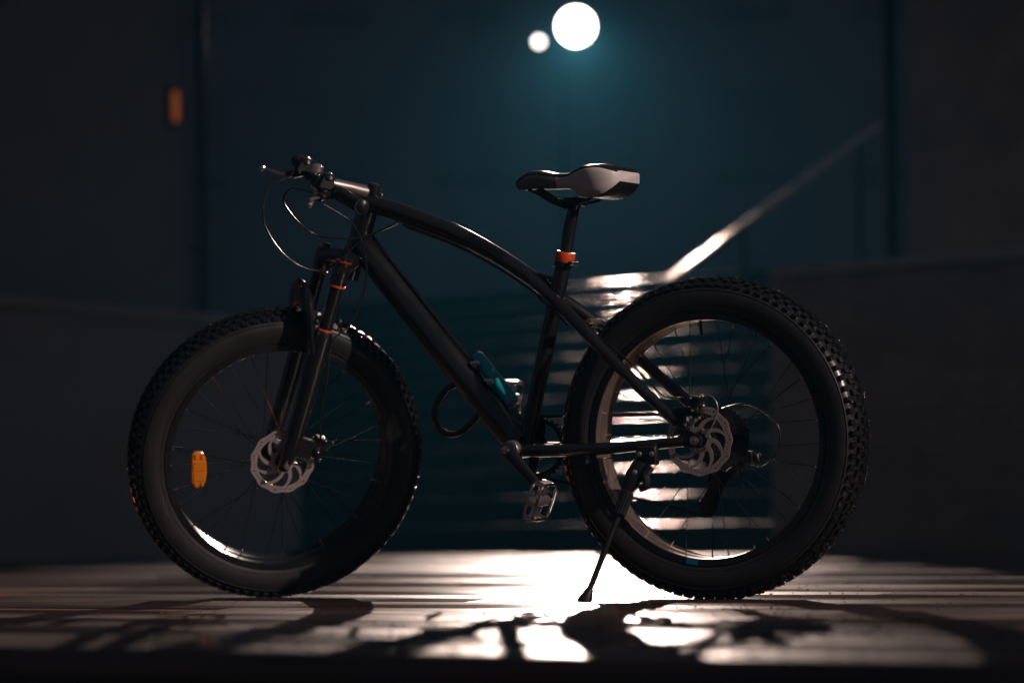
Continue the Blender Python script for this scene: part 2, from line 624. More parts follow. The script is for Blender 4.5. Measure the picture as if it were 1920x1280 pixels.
# ------------------------------------------------------------------ stairs, walls and buildings behind
BETA = radians(36)
T = V((cos(BETA), -sin(BETA), 0))        # along the step edges, to the right and nearer
A = V((sin(BETA), cos(BETA), 0))         # up the stairs
S0 = V((0.88, 13.5, 0))                  # a point on the first nosing
RISE, GOING = 0.168, 0.36
stairs = empty('staircase', S0)
tag(stairs, 'wide flight of wet stone steps rising behind the bicycle', 'stairs')
S_L, S_R = -7.0, 0.70
NS = 12


def to_local(p, root):
    return p - V(root.location)


for i in range(NS):
    b = MB()
    z1 = RISE * (i + 1)
    r = 0.026
    # rounded nosing overhanging the riser
    prof = [(0.030, z1 - RISE + 0.002), (0.030, z1 - 0.052), (r, z1 - 0.052)]
    for k in range(1, 12):
        t = -pi / 2 - pi * k / 12
        prof.append((r + r * cos(t), z1 - r + r * sin(t)))
    prof += [(r, z1), (GOING + 0.06, z1), (GOING + 0.06, z1 - RISE + 0.002)]
    n = len(prof)
    vs, fs = [], []
    NSEG = 40
    for s in range(NSEG + 1):
        tt = S_L + (S_R - S_L) * s / NSEG
        base = T * tt + A * (GOING * i)
        wob = 0.0025 * sin(s * 1.7 + i * 2.1) + rng.uniform(-0.0015, 0.0015)
        for a_, z_ in prof:
            p = base + A * (a_ + wob)
            vs.append((p.x, p.y, z_ + (wob * 0.6 if z_ > z1 - 0.1 else 0)))
    for s in range(NSEG):
        for k in range(n):
            k2 = (k + 1) % n
            fs.append((s * n + k, s * n + k2, (s + 1) * n + k2, (s + 1) * n + k))
    fs.append(tuple(range(n)))
    fs.append(tuple(NSEG * n + k for k in range(n))[::-1])
    b.add(vs, fs)
    b.build('step', 'step', stairs, smooth=40)

# terrace above the stairs
q_top = GOING * NS
c0 = S0 + A * (q_top + 0.065)
terr = block('terrace', [((c0 + T * a + A * d_).x, (c0 + T * a + A * d_).y) for a, d_ in ((-30, 0), (2.0, 0), (30, 0), (30, 60), (-30, 60))],
             -0.6, RISE * NS - 0.004, 'stone')
tag(terr, 'stone terrace above the steps', kind='structure')

# plinth wall right of the stairs
w0 = S0 - A * 0.10
cr = [w0 + T * 0.715, w0 + T * 9.0, w0 + T * 9.0 + A * (q_top + 0.15), w0 + T * 0.715 + A * (q_top + 0.15)]
wr = empty('brick_wall', cr[0])
tag(wr, 'dark brick retaining wall beside the steps, under the handrail', 'wall')


def lblock(name, pts, z0, z1, m, root, bevel=0.0):
    """A prism in the root's place with its own axes along T, so brick courses run level."""
    o = block(name, [(((p - V(root.location)).dot(T)), ((p - V(root.location)).dot(A))) for p in pts], z0, z1, m, root, bevel)
    o.rotation_euler = (0, 0, -BETA)
    return o


lblock('wall_body', cr, 0.002, 1.47, 'brick', wr)
x_ = 0.715
while x_ < 8.9:
    l_ = 0.9
    a0 = w0 + T * x_
    lblock('coping_stone', [a0 - A * 0.03 + T * 0.003, a0 - A * 0.03 + T * (l_ - 0.003), a0 + A * 0.42 + T * (l_ - 0.003), a0 + A * 0.42 + T * 0.003], 1.472, 1.53, 'stone', wr, 0.008)
    x_ += l_

# side wall left of the stairs, running away from the camera
u0 = S0 + T * -2.70
cl = [u0 - A * 7.5, u0 - A * 0.02, u0 - A * 0.02 - T * 6.0, u0 - A * 7.5 - T * 6.0]
wl = empty('retaining_wall', cl[0])
tag(wl, 'plain low wall with pale coping below the drainpipe', 'wall')
lblock('wall_body', cl, 0.002, 1.38, 'wall', wl)
x_ = -7.24
while x_ < -0.5:
    a0 = u0 + A * x_
    lblock('coping_stone', [a0 + T * 0.03 + A * 0.003, a0 + T * 0.03 + A * 0.897, a0 - T * 0.45 + A * 0.897, a0 - T * 0.45 + A * 0.003], 1.382, 1.44, 'stone', wl, 0.008)
    x_ += 0.9

# building standing on the left wall
bl0 = V((-2.02, 15.5, 0))
bl = empty('rendered_building', (bl0.x, bl0.y, 0))
tag(bl, 'dark rendered building standing above the low plain wall', 'building')
pts = [bl0, bl0 - A * 8.0, bl0 - A * 8.0 - T * 6.0, bl0 - T * 6.0]
lblock('wall', pts, 1.385, 9.0, 'render', bl)
for k in range(3):
    a0 = bl0 - A * (1.6 + 2.2 * k) + T * 0.012
    w = lblock('window', [a0, a0 - A * 1.0, a0 - A * 1.0 - T * 0.02, a0 - T * 0.02], 3.4, 4.9, 'rim_black', bl, 0.01)
    lblock('sill', [a0 + T * 0.06 + A * 0.05, a0 + T * 0.06 - A * 1.05, a0 - A * 1.05 - T * 0.02, a0 - T * 0.02 + A * 0.05], 3.33, 3.398, 'stone', bl)

# drainpipe at its corner
dp0 = V((-2.005, 15.42, 0))
dp = empty('drainpipe', (dp0.x, dp0.y, 1.44))
tag(dp, 'tall grey metal drainpipe at the corner of the dark building', 'pipe')
p = dp0 + T * 0.075
b = MB()
b.tube([(p.x - dp0.x, p.y - dp0.y, 0.0), (p.x - dp0.x, p.y - dp0.y, 7.4)], 0.036, 20)
b.build('pipe', 'pole', dp)
for z in (0.5, 2.6, 4.7, 6.8):
    b = MB()
    b.lathe([(0.036, -0.02), (0.045, -0.02), (0.045, 0.02), (0.036, 0.02)], (p.x - dp0.x, p.y - dp0.y, z), (1, 0, 0), (0, 1, 0), (0, 0, 1), 20)
    q_ = p - T * 0.06
    b.box((q_.x - dp0.x, q_.y - dp0.y, z), (0.06, 0.02, 0.03), T, A)
    b.build('bracket', 'pole', dp)

# amber lamp on the building's side
al0 = bl0 - A * 0.20 + T * 0.0
al = empty('wall_lamp', (al0.x, al0.y, 2.84))
tag(al, 'small glowing amber lamp on the dark building next to the drainpipe', 'lamp')
b = MB()
b.box((T * 0.015).to_tuple(), (0.03, 0.07, 0.24), T, A)
b.build('housing', 'lamp_body', al, bevel=0.006)
b = MB()
b.box((T * 0.05).to_tuple(), (0.03, 0.04, 0.19), T, A)
b.build('lens', 'amber_lit', al, bevel=0.012)

# building on the right wall
br0 = V((2.42, 14.55, 0))
brt = empty('brick_building', (br0.x, br0.y, 0))
tag(brt, 'dark building corner rising above the brick wall', 'building')
lblock('wall', [br0, br0 + T * 7.0, br0 + T * 7.0 + A * 2.6, br0 + A * 2.6], 1.40, 9.0, 'brick', brt)
for k in range(2):
    a0 = br0 + T * (1.0 + 1.9 * k) - A * 0.012
    lblock('window', [a0, a0 + T * 1.0, a0 + T * 1.0 + A * 0.03, a0 + A * 0.03], 2.9, 4.3, 'rim_black', brt, 0.01)
    lblock('sill', [a0 - A * 0.06 - T * 0.05, a0 - A * 0.06 + T * 1.05, a0 + A * 0.02 + T * 1.05, a0 + A * 0.02 - T * 0.05], 2.83, 2.898, 'stone', brt)
rp0 = br0 - T * 0.10 - A * 0.05
rp = empty('metal_post', (rp0.x, rp0.y, 1.474))
tag(rp, 'slim dark post against the corner of the brick building', 'post')
b = MB()
b.tube([(0, 0, 0), (0, 0, 3.0)], 0.045, 16)
b.build('shaft', 'matt', rp)
b = MB()
b.lathe([(0.0, 0.075), (0.03, 0.072), (0.05, 0.04), (0.05, 0.0), (0.0, 0.0)], (0, 0, 3.0), (1, 0, 0), (0, 1, 0), (0, 0, 1), 16)
b.build('cap', 'matt', rp)

# handrail climbing the right edge of the stairs
h0 = V((0.977, 14.98, 0))
hr = empty('handrail', (h0.x, h0.y, 0.0))
tag(hr, 'sloping steel handrail climbing the steps', 'handrail')
SL = RISE / GOING


def rail_pt(s):
    return A * s + V((0, 0, 1.654 + SL * s))


b = MB()
b.tube([rail_pt(-0.02) + V((0, 0, -0.10)), rail_pt(-0.06) + V((0, 0, -0.05)), rail_pt(-0.03) + V((0, 0, -0.004)), rail_pt(0.05)] + [rail_pt(0.05 + 0.35 * k) for k in range(1, 9)], 0.024, 16)
b.build('rail', 'rail', hr)
for s in (0.95, 2.55):
    b = MB()
    pz = rail_pt(s)
    zb = RISE * (int(((h0 + A * s - S0).dot(A)) / GOING) + 1)
    b.tube([(pz.x, pz.y, zb), (pz.x, pz.y, pz.z - 0.02)], 0.022, 14)
    b.lathe([(0.0, 0.012), (0.06, 0.010), (0.06, 0.0)], (pz.x, pz.y, zb), (1, 0, 0), (0, 1, 0), (0, 0, 1), 16)
    b.build('post', 'lamp_body', hr)

# invented dark facade far behind the lamp, added to screen the raised sky light
fc0 = V((-24.0, 62.0, 0))
fct = empty('added_backdrop', (fc0.x, fc0.y, RISE * NS))
tag(fct, 'added dark facade far behind the street lamp, screening the sky', 'building')
b = MB()
b.box((24, 4, 11.0), (60, 8, 22.0))
b.build('wall', 'far', fct, 0)
for fl_ in range(3):
    for k in range(13):
        b = MB()
        b.box((1.5 + 3.6 * k, -0.03, 4.0 + 4.2 * fl_), (1.6, 0.05, 2.2))
        wo = b.build('window', 'added_window', fct, 0)
        b = MB()
        b.box((1.5 + 3.6 * k, -0.12, 2.86 + 4.2 * fl_), (1.9, 0.2, 0.1))
        b.build('sill', 'far', wo, 0)

# small bollard on the plaza
bo = empty('bollard', (0.475, 12.5, 0))
tag(bo, 'short dark bollard behind the rear tyre, before the steps', 'bollard')
b = MB()
b.lathe([(0.0, 0.0), (0.055, 0.0), (0.055, 0.015), (0.040, 0.02), (0.038, 0.24), (0.044, 0.245), (0.044, 0.27), (0.03, 0.29), (0.0, 0.295)], (0, 0, 0), (1, 0, 0), (0, 1, 0), (0, 0, 1), 24)
b.build('shaft', 'bollard', bo)


# ------------------------------------------------------------------ street lamps
def street_lamp(loc, height, head_off, power, col, label, second=None, lens_r=0.20, mats=('lens', 'lens2'), aim=None, target=(0.35, 8.8, 0.0), cone=20.5, blend=0.85):
    root = empty('street_lamp', loc)
    tag(root, label, 'street lamp')
    b = MB()
    b.lathe([(0.0, 0.0), (0.13, 0.0), (0.13, 0.03), (0.085, 0.05), (0.08, 0.9), (0.06, 0.95), (0.042, height * 0.7), (0.036, height + 0.25), (0.0, height + 0.27)],
            (0, 0, 0), (1, 0, 0), (0, 1, 0), (0, 0, 1), 20)
    b.build('pole', 'lamp_body', root)
    heads = [(V(head_off) + V((0, 0, height)), lens_r, mats[0], True)]
    if second:
        heads.append((V(second[0]) + V((0, 0, height)), second[1], mats[1], False))
    fwd = V(aim) if aim is not None else V((0, -1, 0))
    fwd.normalize()
    for hp, lr, mm, main in heads:
        b = MB()
        b.tube(catmull([(0, 0, height + 0.1 if main else hp.z + 0.05), (hp.x * 0.5, hp.y * 0.5 + 0.1, hp.z + 0.16), (hp.x - fwd.x * 0.16, hp.y - fwd.y * 0.16, hp.z + 0.10)], 6), 0.022, 10)
        b.build('arm', 'lamp_body', root)
        # floodlight head: a shallow bowl with its glass turned down towards the plaza
        axn = (fwd + V((0, 0, -0.22))).normalized()
        e1 = axn.cross(V((0, 0, 1))).normalized()
        e2 = e1.cross(axn)
        b = MB()
        b.lathe([(0.0, -0.16), (lr * 0.5, -0.15), (lr * 0.9, -0.08), (lr * 1.12, 0.0), (lr * 1.12, 0.012), (lr * 1.02, 0.012), (lr * 0.98, -0.004)], hp, e1, e2, axn, 28)
        hd = b.build('lamp_head', 'lamp_body', root)
        b = MB()
        b.lathe([(0.0, 0.012), (lr * 0.6, 0.008), (lr * 0.97, -0.003)], hp, e1, e2, axn, 28)
        b.build('lens', mm, hd)
        if main:
            lp_ = hp + axn * 0.10
            lamp_light('lamp_light', lp_, power, col, 0.07, root, V(target) - V(loc) - lp_, cone, blend)
    return root


lz = 5.92
street_lamp((0.66, 28.3, RISE * NS - 0.004), lz - (RISE * NS) - 0.0, (0.15, -0.30, 0.0), LAMP_POWER, (1.0, 0.76, 0.65),
            'lit street lamp with two heads shining over the steps', second=((-0.28, -0.30, -0.17), 0.05))
street_lamp((7.10, 0.52, -0.62), 4.9, (-0.4, 0.2, 0.0), SIDE_POWER, (1.0, 0.78, 0.71),
            'lit street lamp off beyond the rear wheel, on the asphalt', mats=('lens2', 'lens2'), lens_r=0.14, aim=(-0.78, 0.62, 0), target=(-0.1, 5.8, 0.5), cone=24, blend=0.9)

dl = empty('deck_light', (-1.53, 6.75, 0.0))
tag(dl, 'low amber marker light on the planks past the front wheel', 'lamp')
b = MB()
b.lathe([(0.0, 0.0), (0.05, 0.0), (0.05, 0.015), (0.042, 0.03), (0.042, 0.06), (0.0, 0.065)], (0, 0, 0), (1, 0, 0), (0, 1, 0), (0, 0, 1), 24)
b.build('base', 'lamp_body', dl)
b = MB()
b.lathe([(0.036, 0.064), (0.036, 0.11), (0.026, 0.13), (0.0, 0.138)], (0, 0, 0), (1, 0, 0), (0, 1, 0), (0, 0, 1), 24)
b.build('lens', 'amber_deck', dl)

# ------------------------------------------------------------------ the bicycle
LEAN = radians(3.55)
bike = empty('bicycle', (0.4705, 5.5559, 0.0), (LEAN, 0, -PSI))
tag(bike, 'black fat-tyre bicycle leaning on its kickstand on the deck', 'bicycle')


def P(u, v, w):
    """Bicycle coordinates: u rearward from the rear axle, v to the rider's left, w up from the deck."""
    return V((u, -v, w))


HUB_R = P(0, 0, 0.364)
HA = radians(20.73)
DELTA = radians(45.66)
AX = P(-1.1065, 0, 0.3437)
s_ax = V((sin(HA), 0, cos(HA)))
_fw = V((-cos(HA), 0, sin(HA)))
RotS = Matrix.Rotation(DELTA, 3, s_ax)
fw1 = RotS @ _fw
n1 = RotS @ V((0, -1, 0))


def F(a, b, c):
    """Steered fork coordinates: a up the steering axis, b forward, c to the rider's left."""
    return AX + s_ax * a + fw1 * b + n1 * c


HUB_F = F(0.0, 0.0575, 0)

# ---- wheels
TYRE_R, CARC_R = 0.370, 0.3625
tyre_prof_half = catmull([(0.2835, 0.0405, 0), (0.294, 0.0455, 0), (0.312, 0.0505, 0), (0.331, 0.0505, 0), (0.346, 0.0440, 0), (0.3565, 0.0300, 0), (0.3612, 0.0150, 0), (CARC_R, 0.0, 0)], 4)
tyre_prof = [(p.x, p.y) for p in tyre_prof_half] + [(p.x, -p.y) for p in reversed(tyre_prof_half[:-1])]
meshes = {}


def wheel_obj(name, key, fn, mats, parent, smooth=35):
    if key not in meshes:
        o = fn().build(name, mats, parent, smooth)
        meshes[key] = o.data
        return o
    o = bpy.data.objects.new(name, meshes[key])
    C.objects.link(o)
    o.parent = parent
    return o


def tyre_mb():
    b = MB()
    b.lathe(tyre_prof, seg=120)
    # moulded ridge rings on the sidewall
    for sgn in (-1, 1):
        b.lathe([(0.3385, sgn * 0.0478), (0.3398, sgn * 0.0496), (0.3411, sgn * 0.0472)], seg=120)
        b.lathe([(0.2975, sgn * 0.0462), (0.2985, sgn * 0.0480), (0.2995, sgn * 0.0468)], seg=120)
    return b


def tread_mb():
    b = MB()
    N = 88
    for k in range(N):
        for r_, v_, tilt, dk, sz in ((0.3515, 0.0400, 0.95, 0.0, (0.0135, 0.012, 0.010)), (0.3585, 0.0255, 0.45, 0.5, (0.015, 0.011, 0.011)), (0.3615, 0.0085, 0.12, 0.0, (0.017, 0.010, 0.0115))):
            for sgn in (-1, 1):
                t = 2 * pi * (k + dk + (0.25 if sgn > 0 else 0.0)) / N
                e_r = V((cos(t), 0, sin(t)))
                e_t = V((-sin(t), 0, cos(t)))
                e_v = V((0, -1, 0)) * sgn
                nz = (e_r * cos(tilt) + e_v * sin(tilt)).normalized()
                ny = e_t.cross(nz)
                c = e_r * r_ + e_v * v_ + nz * (sz[2] / 2 - 0.003)
                b.box(c, sz, e_t, ny, nz, taper=0.82)
    return b


def droplets_mb(seed, n, lo, hi):
    rg = random.Random(seed)
    b = MB()
    for _ in range(n):
        t = rg.uniform(lo, hi)
        ph = rg.gauss(0, 0.7)
        vv = 0.048 * sin(max(-1.4, min(1.4, ph)))
        rr = 0.3655 if abs(vv) < 0.03 else 0.3565
        rr += rg.uniform(0, 0.004)
        e_r = V((cos(t), 0, sin(t)))
        b.ball(e_r * rr + V((0, -vv, 0)), rg.uniform(0.0011, 0.0028), 6)
    return b


def rim_mb():
    b = MB()
    prof = [(0.2722, 0.0430), (0.2735, 0.0450), (0.2870, 0.0455), (0.2890, 0.0430), (0.2870, 0.0410), (0.2790, 0.0395), (0.2770, 0.0300),
            (0.2770, -0.0300), (0.2790, -0.0395), (0.2870, -0.0410), (0.2890, -0.0430), (0.2870, -0.0455), (0.2735, -0.0450), (0.2722, -0.0430)]
    b.lathe(prof, seg=120)
    return b


def rim_bed_mb():
    b = MB()
    b.lathe([(0.2721, 0.0428), (0.2716, 0.036), (0.2722, 0.034), (0.2722, 0.010), (0.2712, 0.007), (0.2712, -0.007), (0.2722, -0.010), (0.2722, -0.034), (0.2716, -0.036), (0.2721, -0.0428)], seg=120)
    return b


def spoke_mb(t_rim, v_rim, t_hub, v_hub, r_hub):
    b = MB()
    e = lambda t: V((cos(t), 0, sin(t)))
    p0 = e(t_hub) * r_hub + V((0, -v_hub, 0))
    p1 = e(t_rim) * 0.2725 + V((0, -v_rim, 0))
    d = (p0 - p1).normalized()
    b.tube([p0, p1 + d * 0.010], 0.00105, 6, 0)
    b.tube([p1, p1 + d * 0.013], 0.0021, 8, 1)
    return b


def make_wheel(center, e1, e2, axis, front):
    w = empty('wheel', parent=bike)
    m = Matrix((e1, -axis, e2)).transposed().to_4x4()
    m.translation = center
    w.matrix_local = m
    ty = wheel_obj('tyre', 'tyre', tyre_mb, 'rubber', w, 40)
    tr = wheel_obj('tread', 'tread', tread_mb, 'knob', w, 20)
    tr['kind'] = 'stuff'
    wheel_obj('rim', 'rim', rim_mb, 'rim_black', w, 30)
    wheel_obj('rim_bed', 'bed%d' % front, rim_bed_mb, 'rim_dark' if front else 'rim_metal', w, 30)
    half = 0.055 if front else 0.068
    # hub shell
    b = MB()
    fl = 0.030 if front else 0.033
    b.lathe([(0.0, half + 0.020), (0.012, half + 0.020), (0.012, half + 0.010), (0.020, half + 0.008), (0.020, half + 0.003), (fl, half + 0.002), (fl, half - 0.002), (0.018, half - 0.008), (0.015, 0.0),
             (0.018, -half + 0.008), (fl, -half + 0.002), (fl, -half - 0.002), (0.020, -half - 0.003), (0.020, -half - 0.012), (0.012, -half - 0.012), (0.012, -half - 0.020), (0.0, -half - 0.020)], seg=32)
    b.build('hub', 'dark_metal', w)
    b = MB()
    b.tube([(0, -0.120, 0), (0, 0.120, 0)], 0.0048, 10)
    b.build('axle', 'steel', w)
    # laced spokes
    for k in range(32):
        side = 1 if k % 2 == 0 else -1
        lead = 1 if (k // 2) % 2 == 0 else -1
        tr_ = 2 * pi * (k + 0.5) / 32 + 0.04
        th = tr_ + lead * radians(62)
        spoke_mb(tr_, side * 0.016, th, side * half, fl - 0.004).build('spoke', ['spoke', 'chrome'], w, 30)
    # valve
    t = radians(94) if not front else radians(188)
    e = V((cos(t), 0, sin(t)))
    b = MB()
    b.tube([e * 0.2725, e * 0.247, e * 0.2465, e * 0.238], [0.0036, 0.0036, 0.0042, 0.0040], 10)
    b.build('valve', 'black_plastic', w)
    # brake rotor on the left side
    vr = half + 0.012
    out, wins, holes = [], [], []
    for k in range(96):
        a = 2 * pi * k / 96
        r = 0.0795 + 0.0016 * cos(12 * a)
        out.append((r * cos(a), r * sin(a)))
    NW = 9
    for k in range(NW):
        a0 = 2 * pi * k / NW
        span = 2 * pi / NW
        lp = []
        sw = -0.55
        for q in range(7):      # outer edge of the window
            a = a0 + span * (0.13 + 0.82 * q / 6) + sw
            lp.append((0.0635 * cos(a), 0.0635 * sin(a)))
        for q in range(1, 5):
            f_ = q / 5
            r = 0.0635 + (0.031 - 0.0635) * f_
            a = a0 + span * (0.95 - 0.13 * f_) + sw * (1 - f_ ** 0.8)
            lp.append((r * cos(a), r * sin(a)))
        for q in range(4):
            a = a0 + span * (0.80 - 0.5 * q / 3)
            lp.append((0.030 * cos(a), 0.030 * sin(a)))
        for q in range(1, 5):
            f_ = 1 - q / 5
            r = 0.0635 + (0.031 - 0.0635) * f_
            a = a0 + span * (0.13 + 0.15 * f_) + sw * (1 - f_ ** 0.8)
            lp.append((r * cos(a), r * sin(a)))
        wins.append(lp)
    for k in range(60):
        a = 2 * pi * k / 60
        big = k % 5 == 0
        rr = 0.0738 if big else (0.0728 - 0.0012 * (k % 5) if k % 2 else 0.0706)
        rh = 0.0027 if big else 0.0019
        holes.append([(rr * cos(a) + rh * cos(2 * pi * q / 6), rr * sin(a) + rh * sin(2 * pi * q / 6)) for q in range(6)])
    centre = [(0.018 * cos(2 * pi * q / 24), 0.018 * sin(2 * pi * q / 24)) for q in range(24)]
    rot = plate('brake_rotor', [out] + wins + holes + [centre], 0.0018, 'rotor', w, (0, -vr, 0), (1, 0, 0), (0, 0, 1), (0, -1, 0))
    for k in range(6):
        a = 2 * pi * k / 6 + 0.2
        b = MB()
        b.lathe([(0.0, 0.0045), (0.0035, 0.004), (0.0045, 0.0)], (0.0235 * cos(a), -vr - 0.001, 0.0235 * sin(a)), seg=10)
        b.build('rotor_bolt', 'chrome', w)
    d = droplets_mb(11 if front else 5, 220 if front else 900, *((radians(-20), radians(200)) if front else (radians(-75), radians(150))))
    dr = d.build('droplets', 'water', w, 60)
    dr['kind'] = 'stuff'
    return w


wheel_r = make_wheel(HUB_R, V((1, 0, 0)), V((0, 0, 1)), V((0, -1, 0)), False)
wheel_r['label'] = 'rear wheel with wet tread and a blue rim sticker'
wheel_f = make_wheel(HUB_F, -fw1, s_ax, n1, True)
wheel_f['label'] = 'front wheel turned to the left, with an amber spoke reflector'

# blue sticker on the rear rim side
b = MB()
vs, fs = [], []
for k in range(7):
    t = radians(-101.5 + 1.0 * k)
    for r in (0.2738, 0.2866):
        vs.append((r * cos(t), -0.0462, r * sin(t)))
for k in range(6):
    fs.append((2 * k, 2 * k + 1, 2 * k + 3, 2 * k + 2))
b.add(vs, fs)
b.build('rim_sticker', 'blue_sticker', wheel_r, 0)

# amber spoke reflector: a rounded bar with raised lens cells
_wf = Matrix((-fw1, -n1, s_ax)).transposed().to_4x4()
_wf.translation = HUB_F
wf_inv = _wf.inverted()


def wl_f(a, b_, c):
    return wf_inv @ F(a, b_, c)


rc = wl_f(-0.071, 0.247, 0.030)
up_ = (wl_f(-0.027, 0.259, 0.03) - wl_f(-0.116, 0.236, 0.03)).normalized()
sd_ = up_.cross(V((0, 1, 0))).normalized()
fr_ = V((0, -1, 0))
b = MB()
out = []
for k in range(28):
    a = 2 * pi * k / 28
    ca, sa = cos(a), sin(a)
    x = 0.0195 * (abs(ca) ** 0.55) * (1 if ca > 0 else -1)
    y = 0.046 * (abs(sa) ** 0.8) * (1 if sa > 0 else -1)
    x += 0.003 * (y / 0.046) ** 2
    out.append((x, y))
vs, fs = [], []
for lay, (sc_, dz) in enumerate(((1.0, -0.006), (1.0, 0.004), (0.88, 0.007))):
    for x, y in out:
        vs.append(rc + sd_ * (x * sc_) + up_ * (y * sc_) + fr_ * dz)
for lay in range(2):
    for k in range(28):
        k2 = (k + 1) % 28
        fs.append((lay * 28 + k, lay * 28 + k2, (lay + 1) * 28 + k2, (lay + 1) * 28 + k))
fs.append(tuple(range(28))[::-1])
fs.append(tuple(range(56, 84)))
b.add(vs, fs)
b.box(rc + up_ * 0.010 + fr_ * 0.0075, (0.028, 0.024, 0.003), sd_, up_, fr_)
b.box(rc - up_ * 0.016 + fr_ * 0.0075, (0.026, 0.022, 0.003), sd_, up_, fr_)
for sx in (-1, 1):
    b.box(rc + up_ * 0.034 + sd_ * 0.008 * sx + fr_ * 0.0075, (0.005, 0.012, 0.004), sd_, up_, fr_)
    b.box(rc - up_ * 0.036 + sd_ * 0.008 * sx + fr_ * 0.0075, (0.005, 0.010, 0.004), sd_, up_, fr_)
ro = b.build('spoke_reflector', 'amber', wheel_f, 30)
ro['label'] = 'amber plastic reflector clipped between the spokes'

# ---- frame
frame = empty('frame', parent=bike)
b = MB()
ht0, ht1 = AX + s_ax * 0.535, AX + s_ax * 0.668
b.tube([ht0, ht0 + s_ax * 0.012, ht0 + s_ax * 0.013, ht1 - s_ax * 0.013, ht1 - s_ax * 0.012, ht1], [0.030, 0.030, 0.0265, 0.0255, 0.028, 0.028], 24)
b.build('head_tube', 'frame', frame)
top_line = [P(-0.872, 0, 0.962), P(-0.775, 0, 0.928), P(-0.646, 0, 0.876), P(-0.534, 0, 0.816), P(-0.438, 0, 0.752), P(-0.372, 0, 0.700)]
tl = catmull(top_line, 8)
b = MB()
b.tube(tl, lerp_list([0.027, 0.026, 0.024, 0.0215, 0.020, 0.019], 8), 20, flat=0.92)
b.build('top_tube', 'frame', frame)
# small cable ferrules under and over the top tube
bolts('cable_stop', [P(u_, 0.010, w_) for u_, w_ in ((-0.795, 0.9105), (-0.425, 0.769), (-0.395, 0.748))], 0.0040, 'chrome', frame)
dt_line = [P(-0.902, 0, 0.866), P(-0.84, 0, 0.788), P(-0.70, 0, 0.616), P(-0.56, 0, 0.448), P(-0.490, 0, 0.368)]
b = MB()
b.tube(catmull(dt_line, 6), lerp_list([0.032, 0.034, 0.034, 0.034, 0.036], 6), 20, flat=1.0)
b.build('down_tube', 'frame', frame)
b = MB()     # gusset plate between head tube and down tube, and a raised cable guide along the down tube
gl = [P(-0.872, 0.004, 0.888) + V((0, 0, 0.0)), P(-0.72, 0.004, 0.7005), P(-0.60, 0.004, 0.557)]
b.tube(catmull(gl, 6), 0.0045, 8)
b.build('cable_guide', 'dark_metal', frame)
for u_, w_ in ((-0.612, 0.553), (-0.577, 0.512)):
    b = MB()
    d_ = (dt_line[2] - dt_line[3]).normalized()
    nn = V((-d_.z, 0, d_.x))
    nn = nn if nn.x > 0 else -nn
    b.lathe([(0.0, 0.006), (0.006, 0.005), (0.008, 0.0)], P(u_, 0.0, w_) + nn * 0.012 + V((0, -0.012, 0)), d_, V((0, -1, 0)), nn, 12)
    b.build('bottle_boss', 'chrome', frame)
b = MB()
b.tube([P(-0.478, 0, 0.355), P(-0.418, 0, 0.566), P(-0.375, 0, 0.722), P(-0.357, 0, 0.787)], [0.0185, 0.0185, 0.0185, 0.0185], 20)
b.build('seat_tube', 'frame', frame)
b = MB()     # reinforcing strut from the seat tube down to the top tube bend
b.tube([P(-0.365, 0.0, 0.742), P(-0.425, 0.0, 0.762)], [0.008, 0.007], 10)
b.build('seat_gusset', 'frame', frame)
# bottom bracket shell
b = MB()
b.lathe([(0.0, 0.062), (0.018, 0.062), (0.0225, 0.060), (0.0225, -0.060), (0.018, -0.062), (0.0, -0.062)], P(-0.478, 0, 0.355), (1, 0, 0), (0, 0, 1), (0, -1, 0), 28)
b.build('bottom_bracket', 'frame', frame)
b = MB()
b.lathe([(0.012, 0.080), (0.019, 0.080), (0.0215, 0.076), (0.0215, 0.062), (0.019, 0.0625)], P(-0.478, 0, 0.355), (1, 0, 0), (0, 0, 1), (0, -1, 0), 28)
b.build('bearing_cup', 'steel', frame)
# seat stays sweep out of the top tube
for sgn in (1, -1):
    pts = [P(-0.44, sgn * 0.012, 0.752), P(-0.372, sgn * 0.026, 0.700), P(-0.300, sgn * 0.056, 0.640), P(-0.225, sgn * 0.078, 0.572), P(-0.130, sgn * 0.090, 0.482), P(-0.045, sgn * 0.098, 0.408)]
    b = MB()
    b.tube(catmull(pts, 6), lerp_list([0.012, 0.0145, 0.0150, 0.0140, 0.0128, 0.0118], 6), 14)
    b.build('seat_stay', 'frame', frame)
    pts = [P(-0.470, sgn * 0.048, 0.352), P(-0.380, sgn * 0.070, 0.350), P(-0.240, sgn * 0.086, 0.352), P(-0.110, sgn * 0.094, 0.359), P(-0.030, sgn * 0.099, 0.363)]
    b = MB()
    b.tube(catmull(pts, 6), lerp_list([0.0155, 0.0150, 0.0145, 0.0130, 0.0115], 6), 14)
    b.build('chain_stay', 'frame', frame)
    # dropout plate
    vd = sgn * 0.098
    lp = [(-0.062, 0.062), (-0.042, 0.056), (-0.020, 0.026), (0.010, 0.012), (0.015, 0.0), (0.010, -0.012), (-0.008, -0.015), (-0.040, -0.010), (-0.052, 0.004), (-0.036, 0.016), (-0.044, 0.034)]
    if sgn < 0:
        lp = lp[:5] + [(0.024, -0.035), (0.010, -0.052), (0.0, -0.030)] + lp[6:]
    plate('dropout', [[(x, y) for x, y in lp]], 0.007, 'frame', frame, HUB_R + V((0, -vd, 0)), (1, 0, 0), (0, 0, 1), (0, -1, 0))
b = MB()     # bridge between the stays with a cable clip
b.tube([P(-0.312, 0.046, 0.645), P(-0.308, 0.0, 0.640), P(-0.312, -0.046, 0.645)], 0.0105, 12)
b.build('stay_bridge', 'frame', frame)
b = MB()
b.tube([P(-0.285, 0.030, 0.647), P(-0.285, -0.030, 0.647)], 0.0065, 10)
